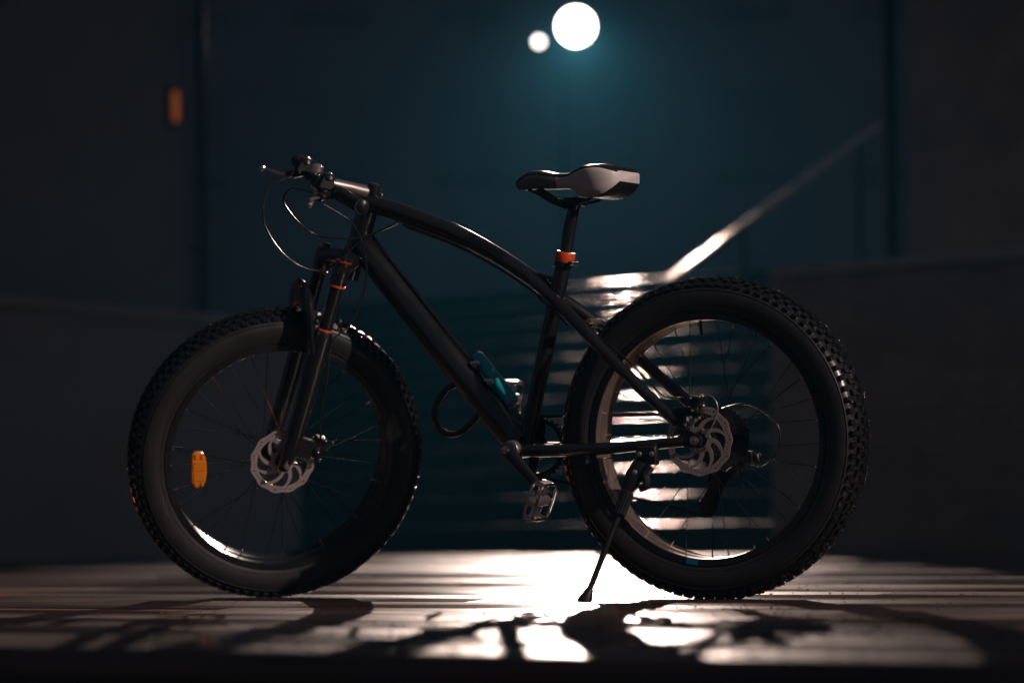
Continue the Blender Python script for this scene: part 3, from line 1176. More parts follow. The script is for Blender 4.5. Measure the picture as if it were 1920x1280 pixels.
b.tube([P(-0.275, 0.022, 0.636), P(-0.275, -0.022, 0.636)], 0.0050, 10)
b.build('bridge_clip', 'steel', frame)

# ---- seat post, clamp, saddle
sp_d = (P(-0.326, 0, 0.915) - P(-0.357, 0, 0.787)).normalized()
b = MB()
b.tube([P(-0.362, 0, 0.765), P(-0.3265, 0, 0.912)], 0.0142, 20)
b.tube([P(-0.3265, 0, 0.910), P(-0.323, 0, 0.926)], [0.0142, 0.017], 16)
b.build('seat_post', 'frame', bike)
b = MB()
c_ = P(-0.338, 0, 0.866)
vs, fs = [], []
for k in range(5):
    a = radians(160 + 12 * k)
    e_ = V((cos(a), 0, 0)) + V((0, sin(a), 0))
    for j in (-1, 1):
        vs.append(c_ + sp_d * (0.022 * j) + e_ * 0.0148 + V((0, -0.001, 0)))
for k in range(4):
    fs.append((2 * k, 2 * k + 1, 2 * k + 3, 2 * k + 2))
b.add(vs, fs)
b.build('post_stripe', 'orange', bike, 0)
b = MB()
cc = P(-0.353, 0, 0.800)
e1 = sp_d.cross(V((0, 1, 0))).normalized()
b.lathe([(0.0148, -0.012), (0.0222, -0.012), (0.0232, -0.010), (0.0232, 0.010), (0.0222, 0.012), (0.0148, 0.012)], cc, e1, sp_d.cross(e1), sp_d, 28)
cl_ = b.build('seat_clamp', 'orange', bike)
b = MB()
b.lathe([(0.0186, -0.009), (0.0218, -0.009), (0.0218, 0.0), (0.0186, 0.0)], cc - sp_d * 0.0125, e1, sp_d.cross(e1), sp_d, 28)
b.tube([cc - sp_d * 0.017 + V((0.020, -0.014, 0)), cc - sp_d * 0.017 + V((0.034, -0.014, 0))], 0.0055, 10)
b.tube([cc - sp_d * 0.017 + V((0.026, -0.022, 0)), cc - sp_d * 0.017 + V((0.026, 0.020, 0))], 0.0045, 10)
b.build('clamp_collar', 'dark_metal', cl_)
bolts('clamp_bolt', [cc - sp_d * 0.016 + V((0.031, -0.020, 0)), cc - sp_d * 0.016 + V((-0.024, -0.006, 0))], 0.0052, 'chrome', cl_)


def sstep(a, b_, x):
    t = max(0.0, min(1.0, (x - a) / (b_ - a)))
    return t * t * (3 - 2 * t)


def saddle_section(u):
    """half width, top height, bottom height at station u."""
    t = (u + 0.473) / 0.285
    hw = 0.018 + 0.014 * sstep(0.0, 0.45, t) + 0.055 * sstep(0.42, 0.80, t)
    top = 0.992 + 0.014 * sstep(0.0, 0.16, t) - 0.011 * sstep(0.18, 0.48, t) + 0.012 * sstep(0.5, 0.78, t) - 0.008 * sstep(0.82, 1.0, t)
    bot = 0.962 - 0.004 * sstep(0.2, 0.5, t) - 0.028 * sstep(0.5, 0.74, t) + 0.016 * sstep(0.80, 1.0, t)
    return hw, top, bot


saddle = empty('saddle', parent=bike)
b = MB()
NU, NV = 30, 24
grid = []
for i in range(NU + 1):
    t = i / NU
    u = -0.473 + 0.272 * t
    hw, top, bot = saddle_section(u)
    k_end = 1.0
    if t < 0.10:
        k_end = sqrt(max(0.02, 1 - ((0.10 - t) / 0.10) ** 2))
    if t > 0.86:
        k_end = sqrt(max(0.02, 1 - ((t - 0.86) / 0.142) ** 2))
    row = []
    for j in range(NV + 1):
        # walk from the left lower edge over the top to the right lower edge
        s = -1 + 2 * j / NV
        a = abs(s)
        sg = -1 if s < 0 else 1
        if a < 0.55:
            vv = hw * 0.90 * (a / 0.55)
            zz = top - 0.006 * (a / 0.55) ** 2 - 0.006 * math.exp(-(vv / 0.012) ** 2) * sstep(0.25, 0.55, t)
        elif a < 0.72:
            q = (a - 0.55) / 0.17
            vv = hw * (0.90 + 0.10 * sin(q * pi / 2))
            zz = top - 0.006 - 0.012 * (1 - cos(q * pi / 2))
        else:
            q = (a - 0.72) / 0.28
            vv = hw * (1.0 - 0.16 * q * q)
            zz = top - 0.018 + (bot - top + 0.018) * q
        zc = (top + bot) / 2 + 0.004
        zz = zc + (zz - zc) * (0.35 + 0.65 * k_end)
        vv *= k_end if t < 0.5 else (0.72 + 0.28 * k_end)
        lobe = 0.020 * sstep(0.75, 1.0, t) * sin(min(1.0, abs(vv) / 0.075) * pi * 0.75) ** 1.5
        row.append(P(u + lobe, -sg * vv, zz))
    grid.append(row)
vs = [p for r_ in grid for p in r_]
fs, mi = [], []
W = NV + 1
for i in range(NU):
    for j in range(NV):
        fs.append((i * W + j, i * W + j + 1, (i + 1) * W + j + 1, (i + 1) * W + j))
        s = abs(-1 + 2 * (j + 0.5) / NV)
        mi.append(0 if s < 0.66 or i < 1 else (2 if i < 13 else 1))  # front part of the flank takes the painted-in shade
# underside and ends
for i in range(NU):
    fs.append((i * W, (i + 1) * W, (i + 1) * W + NV, i * W + NV))
    mi.append(0)
fs.append(tuple(range(NV + 1)))
mi.append(0)
fs.append(tuple(NU * W + j for j in range(NV + 1))[::-1])
mi.append(1)
o_ = len(b.v)
b.v += vs
b.f += fs
b.mi += mi
so = b.build('saddle_cover', ['saddle_black', 'saddle_grey', 'saddle_shaded'], saddle, 75)
b = MB()
for sgn in (-1, 1):
    b.tube(catmull([P(-0.435, sgn * 0.012, 0.962), P(-0.385, sgn * 0.020, 0.940), P(-0.345, sgn * 0.022, 0.926), P(-0.290, sgn * 0.022, 0.924), P(-0.262, sgn * 0.030, 0.934), P(-0.235, sgn * 0.042, 0.952)], 6), 0.0036, 8)
b.build('saddle_rail', 'dark_metal', saddle)
b = MB()
b.box(P(-0.322, 0, 0.927), (0.036, 0.056, 0.018))
b.tube([P(-0.310, 0.032, 0.922), P(-0.310, -0.032, 0.922)], 0.006, 10)
b.build('saddle_clamp', 'dark_metal', saddle, bevel=0.003)
b = MB()
b.tube(catmull([P(-0.408, 0.016, 0.958), P(-0.372, 0.018, 0.934), P(-0.335, 0.020, 0.918)], 5), [0.010] * 11, 10)
b.build('saddle_base', 'black_plastic', saddle)

# ---- fork
fork = empty('fork', parent=bike)
LEG_B, LEG_C = 0.050, 0.092
b = MB()
b.tube([F(0.47, 0.0, 0), F(0.536, 0.0, 0)], [0.024, 0.024], 20)
pts = [F(0.497, 0.030, 0.128 - 0.02), F(0.512, 0.022, 0.06), F(0.516, 0.008, 0.0), F(0.512, 0.022, -0.06), F(0.497, 0.030, -0.108)]
pts = [F(0.496, 0.050, 0.112), F(0.500, 0.046, 0.085), F(0.514, 0.018, 0.035), F(0.516, 0.008, 0.0), F(0.514, 0.018, -0.035), F(0.500, 0.046, -0.085), F(0.496, 0.050, -0.112)]
b.tube(catmull(pts, 5), lerp_list([0.014, 0.021, 0.023, 0.024, 0.023, 0.021, 0.014], 5), 14)
for sgn in (-1, 1):
    b.tube([F(0.462, LEG_B, sgn * LEG_C), F(0.462, LEG_B, sgn * LEG_C) + s_ax * 0.052], [0.0205, 0.0205], 20)
b.build('fork_crown', 'frame', fork)
for sgn in (1, -1):
    b = MB()
    b.tube([F(0.30, LEG_B, sgn * LEG_C), F(0.470, LEG_B, sgn * LEG_C)], 0.0160, 20)
    b.build('stanchion', 'dark_metal', fork)
    b = MB()     # adjuster knob on top of the leg
    b.tube([F(0.514, LEG_B, sgn * LEG_C), F(0.522, LEG_B, sgn * LEG_C), F(0.523, LEG_B, sgn * LEG_C), F(0.530, LEG_B, sgn * LEG_C)], [0.0185, 0.0175, 0.011, 0.010], 16)
    b.build('top_cap', 'frame', fork)
    b = MB()
    b.lathe([(0.0165, 0.0), (0.0195, 0.0), (0.0195, 0.0035), (0.0165, 0.0035)], F(0.5175, LEG_B, sgn * LEG_C), fw1, n1, s_ax, 20)
    b.build('cap_ring', 'red', fork)
    b = MB()
    b.lathe([(0.0165, 0.0), (0.0210, 0.0), (0.0212, 0.004), (0.0165, 0.006)], F(0.4555, LEG_B, sgn * LEG_C), fw1, n1, s_ax, 20)
    b.build('accent_ring', 'orange', fork)
    b = MB()
    pts = [F(0.345, LEG_B, sgn * LEG_C), F(0.338, LEG_B, sgn * LEG_C), F(0.330, LEG_B, sgn * LEG_C), F(0.20, LEG_B, sgn * LEG_C), F(0.08, LEG_B + 0.001, sgn * LEG_C), F(0.035, LEG_B + 0.003, sgn * (LEG_C - 0.002)), F(-0.012, 0.0575, sgn * (LEG_C - 0.006)), F(-0.018, 0.0575, sgn * (LEG_C - 0.006))]
    b.tube(pts, [0.019, 0.0215, 0.0225, 0.0215, 0.0205, 0.0200, 0.0150, 0.010], 20)
    b.build('lower_leg', 'frame', fork)
    b = MB()
    b.lathe([(0.0165, 0.0), (0.0200, 0.0), (0.0190, 0.004), (0.0165, 0.004)], F(0.3452, LEG_B, sgn * LEG_C), fw1, n1, s_ax, 20)
    b.build('seal_ring', 'orange', fork)
# brake arch in front of the tyre
b = MB()
pts = [F(0.285, LEG_B + 0.018, 0.092), F(0.335, LEG_B + 0.036, 0.090), F(0.392, LEG_B + 0.050, 0.066), F(0.408, LEG_B + 0.054, 0.0), F(0.392, LEG_B + 0.050, -0.066), F(0.335, LEG_B + 0.036, -0.090), F(0.285, LEG_B + 0.018, -0.092)]
b.tube(catmull(pts, 6), lerp_list([0.022, 0.026, 0.031, 0.033, 0.031, 0.026, 0.022], 6), 16, flat=0.42, flat_axis=fw1)
b.build('brake_arch', 'frame', fork)
for k in range(4):     # pale stripes of a worn label on the arch
    b = MB()
    b.box(F(0.420, LEG_B + 0.0685, -0.026 + 0.017 * k), (0.013, 0.002, 0.020), n1, fw1, s_ax)
    b.build('arch_label_stripe', 'label_grey', fork, 0)
# axle nut and lock
b = MB()
b.tube([F(0.0, 0.0575, 0.070), F(0.0, 0.0575, 0.116)], 0.007, 14)
b.build('front_nut', 'steel', fork)

# ---- cockpit
BA, BB_ = 0.680, 0.128
b = MB()
b.tube([F(0.668, 0, 0), F(0.700, 0, 0)], [0.0205, 0.0205], 20)
b.lathe([(0.0, 0.010), (0.012, 0.010), (0.0165, 0.006), (0.0165, 0.0)], F(0.700, 0, 0), fw1, n1, s_ax, 20)
b.build('headset_spacer', 'dark_metal', bike)
b = MB()
b.tube([F(0.684, 0.014, 0), F(0.685, 0.055, 0), F(0.682, 0.105, 0)], [0.0175, 0.0145, 0.0165], 16)
st = b.build('stem', 'steel', bike)
b = MB()
b.tube([F(BA, BB_, -0.024), F(BA, BB_, 0.024)], 0.0225, 18)
b.build('stem_clamp', 'dark_metal', st)
bolts('stem_bolt', [F(BA + 0.016 * sa, BB_ + 0.018, 0.014 * sc_) for sa in (-1, 1) for sc_ in (-1, 1)] + [F(0.690, -0.020, 0.010), F(0.676, -0.020, 0.010)], 0.0045, 'chrome', st)


def bar_pt(c):
    k = abs(c) / 0.33
    return F(BA + 0.004 * k, BB_ + 0.004 - 0.018 * k * k, c)


b = MB()
b.tube([bar_pt(-0.33 + 0.66 * i / 24) for i in range(25)], [0.0110 + 0.0045 * math.exp(-((-0.33 + 0.66 * i / 24) / 0.06) ** 2) for i in range(25)], 14)
b.build('handlebar', 'frame', bike)
for sgn in (1, -1):
    gp = MB()
    pts, rad = [], []
    for i in range(25):
        c_ = 0.205 + 0.130 * i / 24
        pts.append(bar_pt(sgn * c_))
        rad.append(0.0160 + (0.0010 if i % 2 else -0.0004) if 1 < i < 23 else 0.0178)
    gp.tube(pts, rad, 16)
    go = gp.build('grip', 'grip', bike, 50)
    b = MB()
    b.lathe([(0.0, 0.006), (0.010, 0.005), (0.0165, 0.0)], bar_pt(sgn * 0.335), s_ax, fw1, n1 * sgn, 18)
    b.build('end_plug', 'black_plastic', go)
    # brake lever: perch, reservoir-like body, curved blade
    b = MB()
    c0_ = 0.165
    b.tube([bar_pt(sgn * (c0_ - 0.012)), bar_pt(sgn * (c0_ + 0.012))], 0.0170, 14)
    b.tube(catmull([F(BA - 0.004, BB_ + 0.010, sgn * c0_), F(BA - 0.014, BB_ + 0.032, sgn * (c0_ - 0.004)), F(BA - 0.018, BB_ + 0.044, sgn * (c0_ + 0.006))], 4), 0.0100, 10)
    lv = b.build('brake_lever', 'dark_metal', bike)
    b = MB()
    b.tube(catmull([F(BA - 0.018, BB_ + 0.042, sgn * c0_), F(BA - 0.024, BB_ + 0.068, sgn * (c0_ + 0.030)), F(BA - 0.026, BB_ + 0.074, sgn * (c0_ + 0.065)), F(BA - 0.030, BB_ + 0.086, sgn * (c0_ + 0.100))], 5), 0.0055, 10, flat=0.6, flat_axis=s_ax)
    b.ball(F(BA - 0.030, BB_ + 0.087, sgn * (c0_ + 0.101)), 0.0075, 8)
    b.build('lever_blade', 'steel', lv)
    b = MB()
    b.tube([F(BA - 0.012, BB_ + 0.034, sgn * (c0_ - 0.010)), F(BA - 0.014, BB_ + 0.044, sgn * (c0_ - 0.038))], [0.0052, 0.0040], 10)
    b.ball(F(BA - 0.002, BB_ + 0.030, sgn * c0_), 0.0048, 8)
    b.ball(F(BA + 0.015, BB_ + 0.006, sgn * c0_), 0.0042, 8)
    b.build('barrel_adjuster', 'chrome', lv)
    # twin-lever gear shifter
    b = MB()
    c1 = 0.118
    b.tube([bar_pt(sgn * (c1 - 0.009)), bar_pt(sgn * (c1 + 0.009))], 0.0165, 14)
    b.box(F(BA + 0.014, BB_ + 0.022, sgn * c1), (0.040, 0.034, 0.026), fw1, n1, s_ax, taper=0.7)
    b.lathe([(0.0, 0.012), (0.014, 0.010), (0.018, 0.0)], F(BA + 0.026, BB_ + 0.020, sgn * c1), fw1, n1, s_ax, 16)
    sh = b.build('gear_shifter', 'black_plastic', bike, 35, bevel=0.002)
    b = MB()
    b.tube(catmull([F(BA + 0.010, BB_ + 0.004, sgn * (c1 + 0.010)), F(BA + 0.006, BB_ - 0.016, sgn * (c1 + 0.026)), F(BA + 0.004, BB_ - 0.026, sgn * (c1 + 0.040))], 4), 0.0050, 8, flat=0.6, flat_axis=s_ax)
    b.ball(F(BA + 0.037, BB_ + 0.020, sgn * c1), 0.0055, 8)
    b.build('thumb_lever', 'steel', sh)
# bell with a small blue cap
b = MB()
b.lathe([(0.0, 0.020), (0.008, 0.019), (0.015, 0.012), (0.017, 0.0), (0.0, 0.0)], F(BA + 0.016, BB_ + 0.004, -0.068), fw1, n1, s_ax, 20)
bl_ = b.build('bell', 'steel', bike)
b = MB()
b.tube([F(BA - 0.012, BB_, -0.068), F(BA + 0.016, BB_, -0.068)], 0.0085, 12)
b.build('bell_clamp', 'black_plastic', bl_)

# ---- cables
def cable(pts, r=0.0024, m='cable', name='cable', n=8):
    b = MB()
    b.tube(catmull(pts, n), r, 8)
    return b.build(name, m, bike, 60)


cable([F(BA - 0.014, BB_ + 0.046, -0.12), F(BA - 0.05, 0.235, -0.06), F(0.55, 0.240, 0.0), F(0.485, 0.165, 0.030), F(0.480, 0.075, 0.032), P(-0.885, 0.030, 0.868), P(-0.800, 0.012, 0.905)])
cable([F(BA - 0.016, BB_ + 0.046, 0.12), F(0.655, 0.215, 0.070), F(0.612, 0.215, 0.040), F(0.560, 0.130, 0.020), F(0.565, 0.055, 0.036), P(-0.870, 0.034, 0.880), P(-0.795, 0.0, 0.908)])
# front brake hose: down from the bar past the crown to the caliper
cable([F(0.640, 0.135, 0.09), F(0.610, 0.050, 0.088), F(0.545, 0.000, 0.080), F(0.470, -0.020, 0.090), F(0.380, -0.005, 0.105), F(0.325, 0.030, 0.112), F(0.235, 0.018, 0.112), F(0.130, 0.003, 0.102), F(0.070, -0.018, 0.092)])
# housings under the top tube and on to the stays
cable([p + V((0, -0.012, -0.026)) for p in top_line[1:5]] + [P(-0.400, 0.032, 0.698), P(-0.330, 0.050, 0.640)], 0.0028)
cable([p + V((0, 0.010, -0.032)) for p in top_line[1:5]] + [P(-0.400, -0.020, 0.692), P(-0.340, -0.060, 0.640)], 0.0028)
cable([P(-0.315, 0.052, 0.640), P(-0.255, 0.050, 0.610), P(-0.165, 0.072, 0.545), P(-0.085, 0.086, 0.470), P(-0.030, 0.088, 0.462)], 0.0022)
cable([P(-0.01, 0.080, 0.470), P(0.035, 0.080, 0.462), P(0.048, 0.080, 0.430), P(0.030, 0.084, 0.385), P(0.022, 0.086, 0.352)], 0.0013, 'steel')
# loop of housing to the rear derailleur
cable([P(-0.02, -0.104, 0.430), P(0.050, -0.108, 0.440), P(0.115, -0.112, 0.395), P(0.120, -0.112, 0.335), P(0.085, -0.110, 0.296), P(0.058, -0.108, 0.300)], 0.0024)


# ---- brake calipers
def caliper(T_, par):
    """T_(x, y, z): forward-along, outward, up in metres about the caliper's centre."""
    ex = (T_(1, 0, 0) - T_(0, 0, 0)).normalized()
    ey = (T_(0, 1, 0) - T_(0, 0, 0)).normalized()
    ez = (T_(0, 0, 1) - T_(0, 0, 0)).normalized()
    b = MB()
    b.box(T_(0, 0.010, 0), (0.030, 0.020, 0.046), ex, ey, ez, taper=0.8)
    b.box(T_(0, -0.014, 0), (0.028, 0.018, 0.044), ex, ey, ez, taper=0.85)
    b.box(T_(0.006, 0.0, 0.024), (0.022, 0.040, 0.012), ex, ey, ez)
    b.lathe([(0.0, 0.010), (0.010, 0.009), (0.0125, 0.0)], T_(0, 0.020, -0.004), ex, ez, ey, 16)
    co = b.build('brake_caliper', 'dark_metal', par, 30, bevel=0.002)
    b = MB()
    b.tube([T_(0.0, 0.030, -0.004), T_(0.020, 0.032, 0.018), T_(0.030, 0.030, 0.032)], [0.006, 0.005, 0.004], 10)
    b.build('actuator_arm', 'dark_metal', co)
    bolts('caliper_bolt', [T_(x, y, z) for x, y, z in ((0.0, 0.033, -0.004), (0.014, 0.022, 0.026), (0.028, 0.034, 0.030), (-0.010, 0.022, -0.022), (0.012, 0.022, -0.024), (0.022, 0.020, 0.006))], 0.0046, 'chrome', co)
    return co


cal_f = caliper(lambda x, y, z: F(0.052 + z, -0.014 - x, 0.068 + y), bike)
cal_r = caliper(lambda x, y, z: P(0.000 + x * 0.9, 0.080 + y, 0.437 + z * 0.9), bike)
b = MB()     # mounting bracket of the rear caliper on the stay
b.box(P(-0.030, 0.092, 0.430), (0.052, 0.012, 0.022))
b.box(P(-0.036, 0.092, 0.404), (0.020, 0.012, 0.050))
b.build('caliper_mount', 'frame', cal_r, 30, bevel=0.003)
b = MB()
b.box(F(0.050, 0.022, 0.086), (0.050, 0.012, 0.050), fw1, n1, s_ax)
b.build('caliper_mount', 'frame', cal_f, 30, bevel=0.003)
# rear axle nuts
for sgn in (1, -1):
    b = MB()
    b.lathe([(0.0, 0.020), (0.006, 0.019), (0.0075, 0.012), (0.0105, 0.010), (0.0115, 0.0), (0.0, 0.0)], HUB_R + V((0, -sgn * 0.1025, 0)), (1, 0, 0), (0, 0, 1), V((0, -sgn, 0)), 12)
    b.build('axle_nut', 'chrome', bike)

# ---- drivetrain
BBC = P(-0.478, 0, 0.355)


def gear(name, n_teeth, r_out, tooth, thick, v_, center, m, parent, windows=0, hole=0.02):
    out = []
    for k in range(n_teeth):
        for f_, dr in ((0.0, -tooth), (0.22, -tooth * 0.85), (0.42, 0.0), (0.58, 0.0), (0.78, -tooth * 0.85)):
            a = 2 * pi * (k + f_) / n_teeth
            r = r_out + dr
            out.append((r * cos(a), r * sin(a)))
    loops = [out]
    for k in range(windows):
        a0 = 2 * pi * k / windows + 0.5
        sp = 2 * pi / windows * 0.40
        ri, ro = hole + 0.014, r_out - 0.016
        lp = [(ro * cos(a0 + sp * q / 4), ro * sin(a0 + sp * q / 4)) for q in range(-4, 5)]
        lp += [(ri * cos(a0 - sp * 0.6 * q / 3), ri * sin(a0 - sp * 0.6 * q / 3)) for q in range(-3, 4)]
        loops.append(lp)
    loops.append([(hole * cos(2 * pi * q / 20), hole * sin(2 * pi * q / 20)) for q in range(20)])
    return plate(name, loops, thick, m, parent, center + V((0, -v_, 0)), (1, 0, 0), (0, 0, 1), (0, -1, 0))


crank = empty('crankset', parent=bike)
gear('chainring', 36, 0.0775, 0.0055, 0.004, -0.068, BBC, 'dark_metal', crank, 4, 0.016)
b = MB()
b.tube([P(-0.478, 0.092, 0.355), P(-0.478, -0.098, 0.355)], 0.009, 14)
b.build('spindle', 'steel', crank)
ang = V((0.68, 0, -0.733)).normalized()
for sgn in (1, -1):
    d_ = ang * sgn
    c_ = BBC + V((0, -sgn * 0.094, 0))
    b = MB()
    b.tube([c_ - d_ * 0.012, c_, c_ + d_ * 0.02, c_ + d_ * 0.12 + V((0, -sgn * 0.006, 0)), c_ + d_ * 0.160 + V((0, -sgn * 0.008, 0)), c_ + d_ * 0.171 + V((0, -sgn * 0.008, 0))],
           [0.012, 0.0170, 0.0155, 0.0115, 0.0125, 0.009], 14, flat=0.62, flat_axis=(0, 1, 0))
    b.build('crank_arm', 'frame', crank)
    b = MB()
    b.lathe([(0.0, 0.008), (0.008, 0.007), (0.0105, 0.0)], c_ + V((0, -sgn * 0.009, 0)), (1, 0, 0), (0, 0, 1), V((0, -sgn, 0)), 16)
    b.build('crank_bolt', 'chrome' if sgn > 0 else 'dark_metal', crank)
    # cage pedal
    pc = c_ + d_ * 0.160 + V((0, -sgn * 0.058, 0))
    pd = empty('pedal', parent=bike)
    ya = V((0, -sgn, 0))
    xa = V((0.36, 0, 0.93)) if sgn > 0 else V((0.20, 0, 0.98))
    xa.normalize()
    za = xa.cross(V((0, 1, 0))).normalized()
    b = MB()
    b.tube([pc - ya * 0.052, pc + ya * 0.034], [0.0075, 0.0065], 12)
    b.lathe([(0.0, 0.050), (0.010, 0.048), (0.0125, 0.040), (0.0125, -0.030), (0.010, -0.034)], pc, xa, za, ya, 16)
    b.build('pedal_axle', 'steel', pd)
    b = MB()
    for sz_ in (-1, 1):       # two cage plates, outlined rods
        rim_pts = []
        for k in range(33):
            a = 2 * pi * k / 32
            ca, sa = cos(a), sin(a)
            rim_pts.append(pc + xa * (0.043 * abs(ca) ** 0.45 * (1 if ca > 0 else -1)) + ya * (0.044 * abs(sa) ** 0.45 * (1 if sa > 0 else -1)) + za * (0.0115 * sz_))
        b.tube(rim_pts, 0.0036, 8, cap=False)
    for sx in (-1, 1):
        for sy in (-1, 0, 1):
            b.tube([pc + xa * (0.041 * sx) + ya * (0.036 * sy) - za * 0.0115, pc + xa * (0.041 * sx) + ya * (0.036 * sy) + za * 0.0115], 0.0034, 8)
        b.tube([pc + xa * (0.041 * sx), pc + xa * (0.012 * sx)], 0.0050, 8)
        b.tube([pc + xa * (0.041 * sx) + ya * 0.03, pc + xa * (0.012 * sx) + ya * 0.02], 0.0042, 8)
    b.tube([pc + ya * 0.044 - za * 0.0115, pc + ya * 0.044 + za * 0.0115], 0.005, 8)
    b.build('pedal_cage', 'chrome', pd)
    b = MB()
    for sx in (-1, 1):
        b.box(pc + xa * (0.044 * sx), (0.006, 0.046, 0.015), xa, ya, za)
    b.build('pedal_reflector', 'clear', pd, 30, bevel=0.002)

cas = empty('cassette', parent=bike)
for k in range(7):
    gear('sprocket', 34 - 3 * k, 0.0720 - 0.0058 * k, 0.0045, 0.002, -0.058 - 0.0055 * k, HUB_R, 'dark_metal', cas, 0, 0.016)

# derailleur: knuckles, cage plates, two jockey wheels
der = empty('rear_derailleur', parent=bike)
D0, D1, D2 = P(0.004, -0.112, 0.318), P(-0.018, -0.104, 0.272), P(-0.062, -0.092, 0.192)
b = MB()
b.tube([P(0.010, -0.104, 0.322), P(0.020, -0.120, 0.318), P(0.014, -0.122, 0.292), P(-0.012, -0.112, 0.270)], [0.012, 0.015, 0.014, 0.013], 12)
b.box(P(0.034, -0.118, 0.318), (0.040, 0.022, 0.026))
b.tube([P(0.040, -0.122, 0.320), P(0.062, -0.122, 0.318), P(0.066, -0.120, 0.302)], [0.011, 0.010, 0.006], 10)
b.build('derailleur_body', 'black_plastic', der, 30, bevel=0.002)
b = MB()
for vv in (-0.086, -0.104):
    d_ = (P(-0.064, vv, 0.185) - P(-0.014, vv, 0.280)).normalized()
    sd2 = d_.cross(V((0, 1, 0)))
    b.tube([P(-0.012, vv, 0.284), P(-0.026, vv, 0.262), P(-0.052, vv, 0.206), P(-0.064, vv, 0.184)], [0.012, 0.016, 0.016, 0.013], 12, flat=0.10, flat_axis=(0, 1, 0))
b.build('cage', 'black_plastic', der)
gear('jockey_wheel', 11, 0.0235, 0.005, 0.006, -0.095, P(-0.022, 0, 0.268), 'black_plastic', der, 0, 0.004)
gear('jockey_wheel', 11, 0.0235, 0.005, 0.006, -0.095, P(-0.056, 0, 0.205), 'black_plastic', der, 0, 0.004)
bolts('derailleur_bolt', [P(0.070, -0.122, 0.322), P(0.066, -0.122, 0.298), P(0.058, -0.122, 0.298), P(0.046, -0.130, 0.300), P(-0.056, -0.108, 0.205), P(-0.040, -0.106, 0.222)], 0.0042, 'chrome', der)

# chain: one side plate pair and roller per link along both runs and round the rings
path = []
r_ring, r_spr = 0.0735, 0.0560
for k in range(11):     # round the chainring front
    a = radians(88 + 184 * k / 10)
    path.append(BBC + V((r_ring * cos(a), 0.068, r_ring * sin(a))))
low = [BBC + V((0.004, 0.068, -r_ring)), P(-0.30, -0.080, 0.245), P(-0.090, -0.095, 0.190), P(-0.060, -0.095, 0.182), P(-0.036, -0.095, 0.200), P(-0.044, -0.095, 0.228), P(-0.050, -0.093, 0.262), P(-0.035, -0.088, 0.290), P(0.0, -0.080, 0.304)]
for p_ in catmull(low, 14)[1:]:
    path.append(p_)
for k in range(1, 14):  # up and over the sprocket
    a = radians(-80 + 165 * k / 13)
    path.append(HUB_R + V((r_spr * cos(a), 0.075, r_spr * sin(a))))
topr = [path[-1], P(-0.24, -0.072, 0.425), BBC + V((0.002, 0.068, r_ring))]
for p_ in catmull(topr, 16)[1:]:
    path.append(p_)
# resample at the chain pitch
pitch = 0.0127
res, acc = [path[0]], 0.0
for i in range(1, len(path)):
    a_, b__ = path[i - 1], path[i]
    L_ = (b__ - a_).length
    while acc + L_ >= pitch:
        t_ = (pitch - acc) / L_
        a_ = a_ + (b__ - a_) * t_
        L_ = (b__ - a_).length
        res.append(a_)
        acc = 0.0
        if L_ < 1e-6:
            break
    acc += L_
b = MB()
for i in range(len(res) - 1):
    p0, p1 = res[i], res[i + 1]
    d_ = (p1 - p0)
    if d_.length < 0.004 or d_.length > 0.03:
        continue
    wv = 0.0040 if i % 2 else 0.0028
    for sg in (-1, 1):
        off_ = V((0, sg * wv, 0))
        mid = (p0 + p1) / 2
        b.tube([p0 - d_ * 0.25 + off_, p0 + d_ * 0.1 + off_, mid + off_, p1 - d_ * 0.1 + off_, p1 + d_ * 0.25 + off_], [0.0022, 0.0042, 0.0030, 0.0042, 0.0022], 8, flat=0.22, flat_axis=(0, 1, 0))
    b.tube([p0 + V((0, -0.0048, 0)), p0 + V((0, 0.0048, 0))], 0.0022, 6)
ch = b.build('chain', 'dark_metal', bike, 40)

# ---- kickstand
ks = empty('kickstand', parent=bike)
KF = P(-0.230, 0.232, 0.010)
b = MB()
b.box(P(-0.116, 0.108, 0.334), (0.050, 0.024, 0.044))
b.box(P(-0.116, 0.094, 0.356), (0.048, 0.030, 0.012))
b.build('bracket', 'black_plastic', ks, 30, bevel=0.004)
K0, K1, K2, K3 = P(-0.124, 0.122, 0.318), P(-0.143, 0.134, 0.286), P(-0.152, 0.142, 0.256), P(-0.172, 0.160, 0.198)
b = MB()
b.tube([K0, (K0 + K1) / 2 + V((0.004, 0, 0)), K1, K2], [0.022, 0.0245, 0.021, 0.014], 16, flat=0.5, flat_axis=(0, 1, 0))
b.tube(catmull([P(-0.100, 0.128, 0.310), P(-0.112, 0.134, 0.292), P(-0.108, 0.138, 0.270), P(-0.124, 0.140, 0.262)], 4), [0.010] * 13, 10)
b.build('pivot', 'black_plastic', ks)
for q in (P(-0.132, 0.148, 0.298), P(-0.130, 0.122, 0.338), P(-0.100, 0.122, 0.338)):
    b = MB()
    b.lathe([(0.0, 0.005), (0.005, 0.004), (0.0065, 0.0)], q, (1, 0, 0), (0, 0, 1), (0, -1, 0), 12)
    b.build('pivot_bolt', 'steel', ks)
b = MB()
dk = (K3 - K2).normalized()
e1 = dk.cross(V((0, 1, 0))).normalized()
e2 = dk.cross(e1)
vs, fs = [], []
NSG = 28
for a_, r_ in ((0, 0.011), (0.004, 0.0145), (0.056, 0.0150), (0.060, 0.011)):
    for k in range(NSG):
        t = 2 * pi * k / NSG
        rr = r_ * (1.0 + (0.05 if k % 2 else -0.04))
        vs.append(K2 + dk * a_ + e1 * (rr * cos(t)) + e2 * (rr * sin(t)))
for i in range(3):
    for k in range(NSG):
        fs.append((i * NSG + k, i * NSG + (k + 1) % NSG, (i + 1) * NSG + (k + 1) % NSG, (i + 1) * NSG + k))
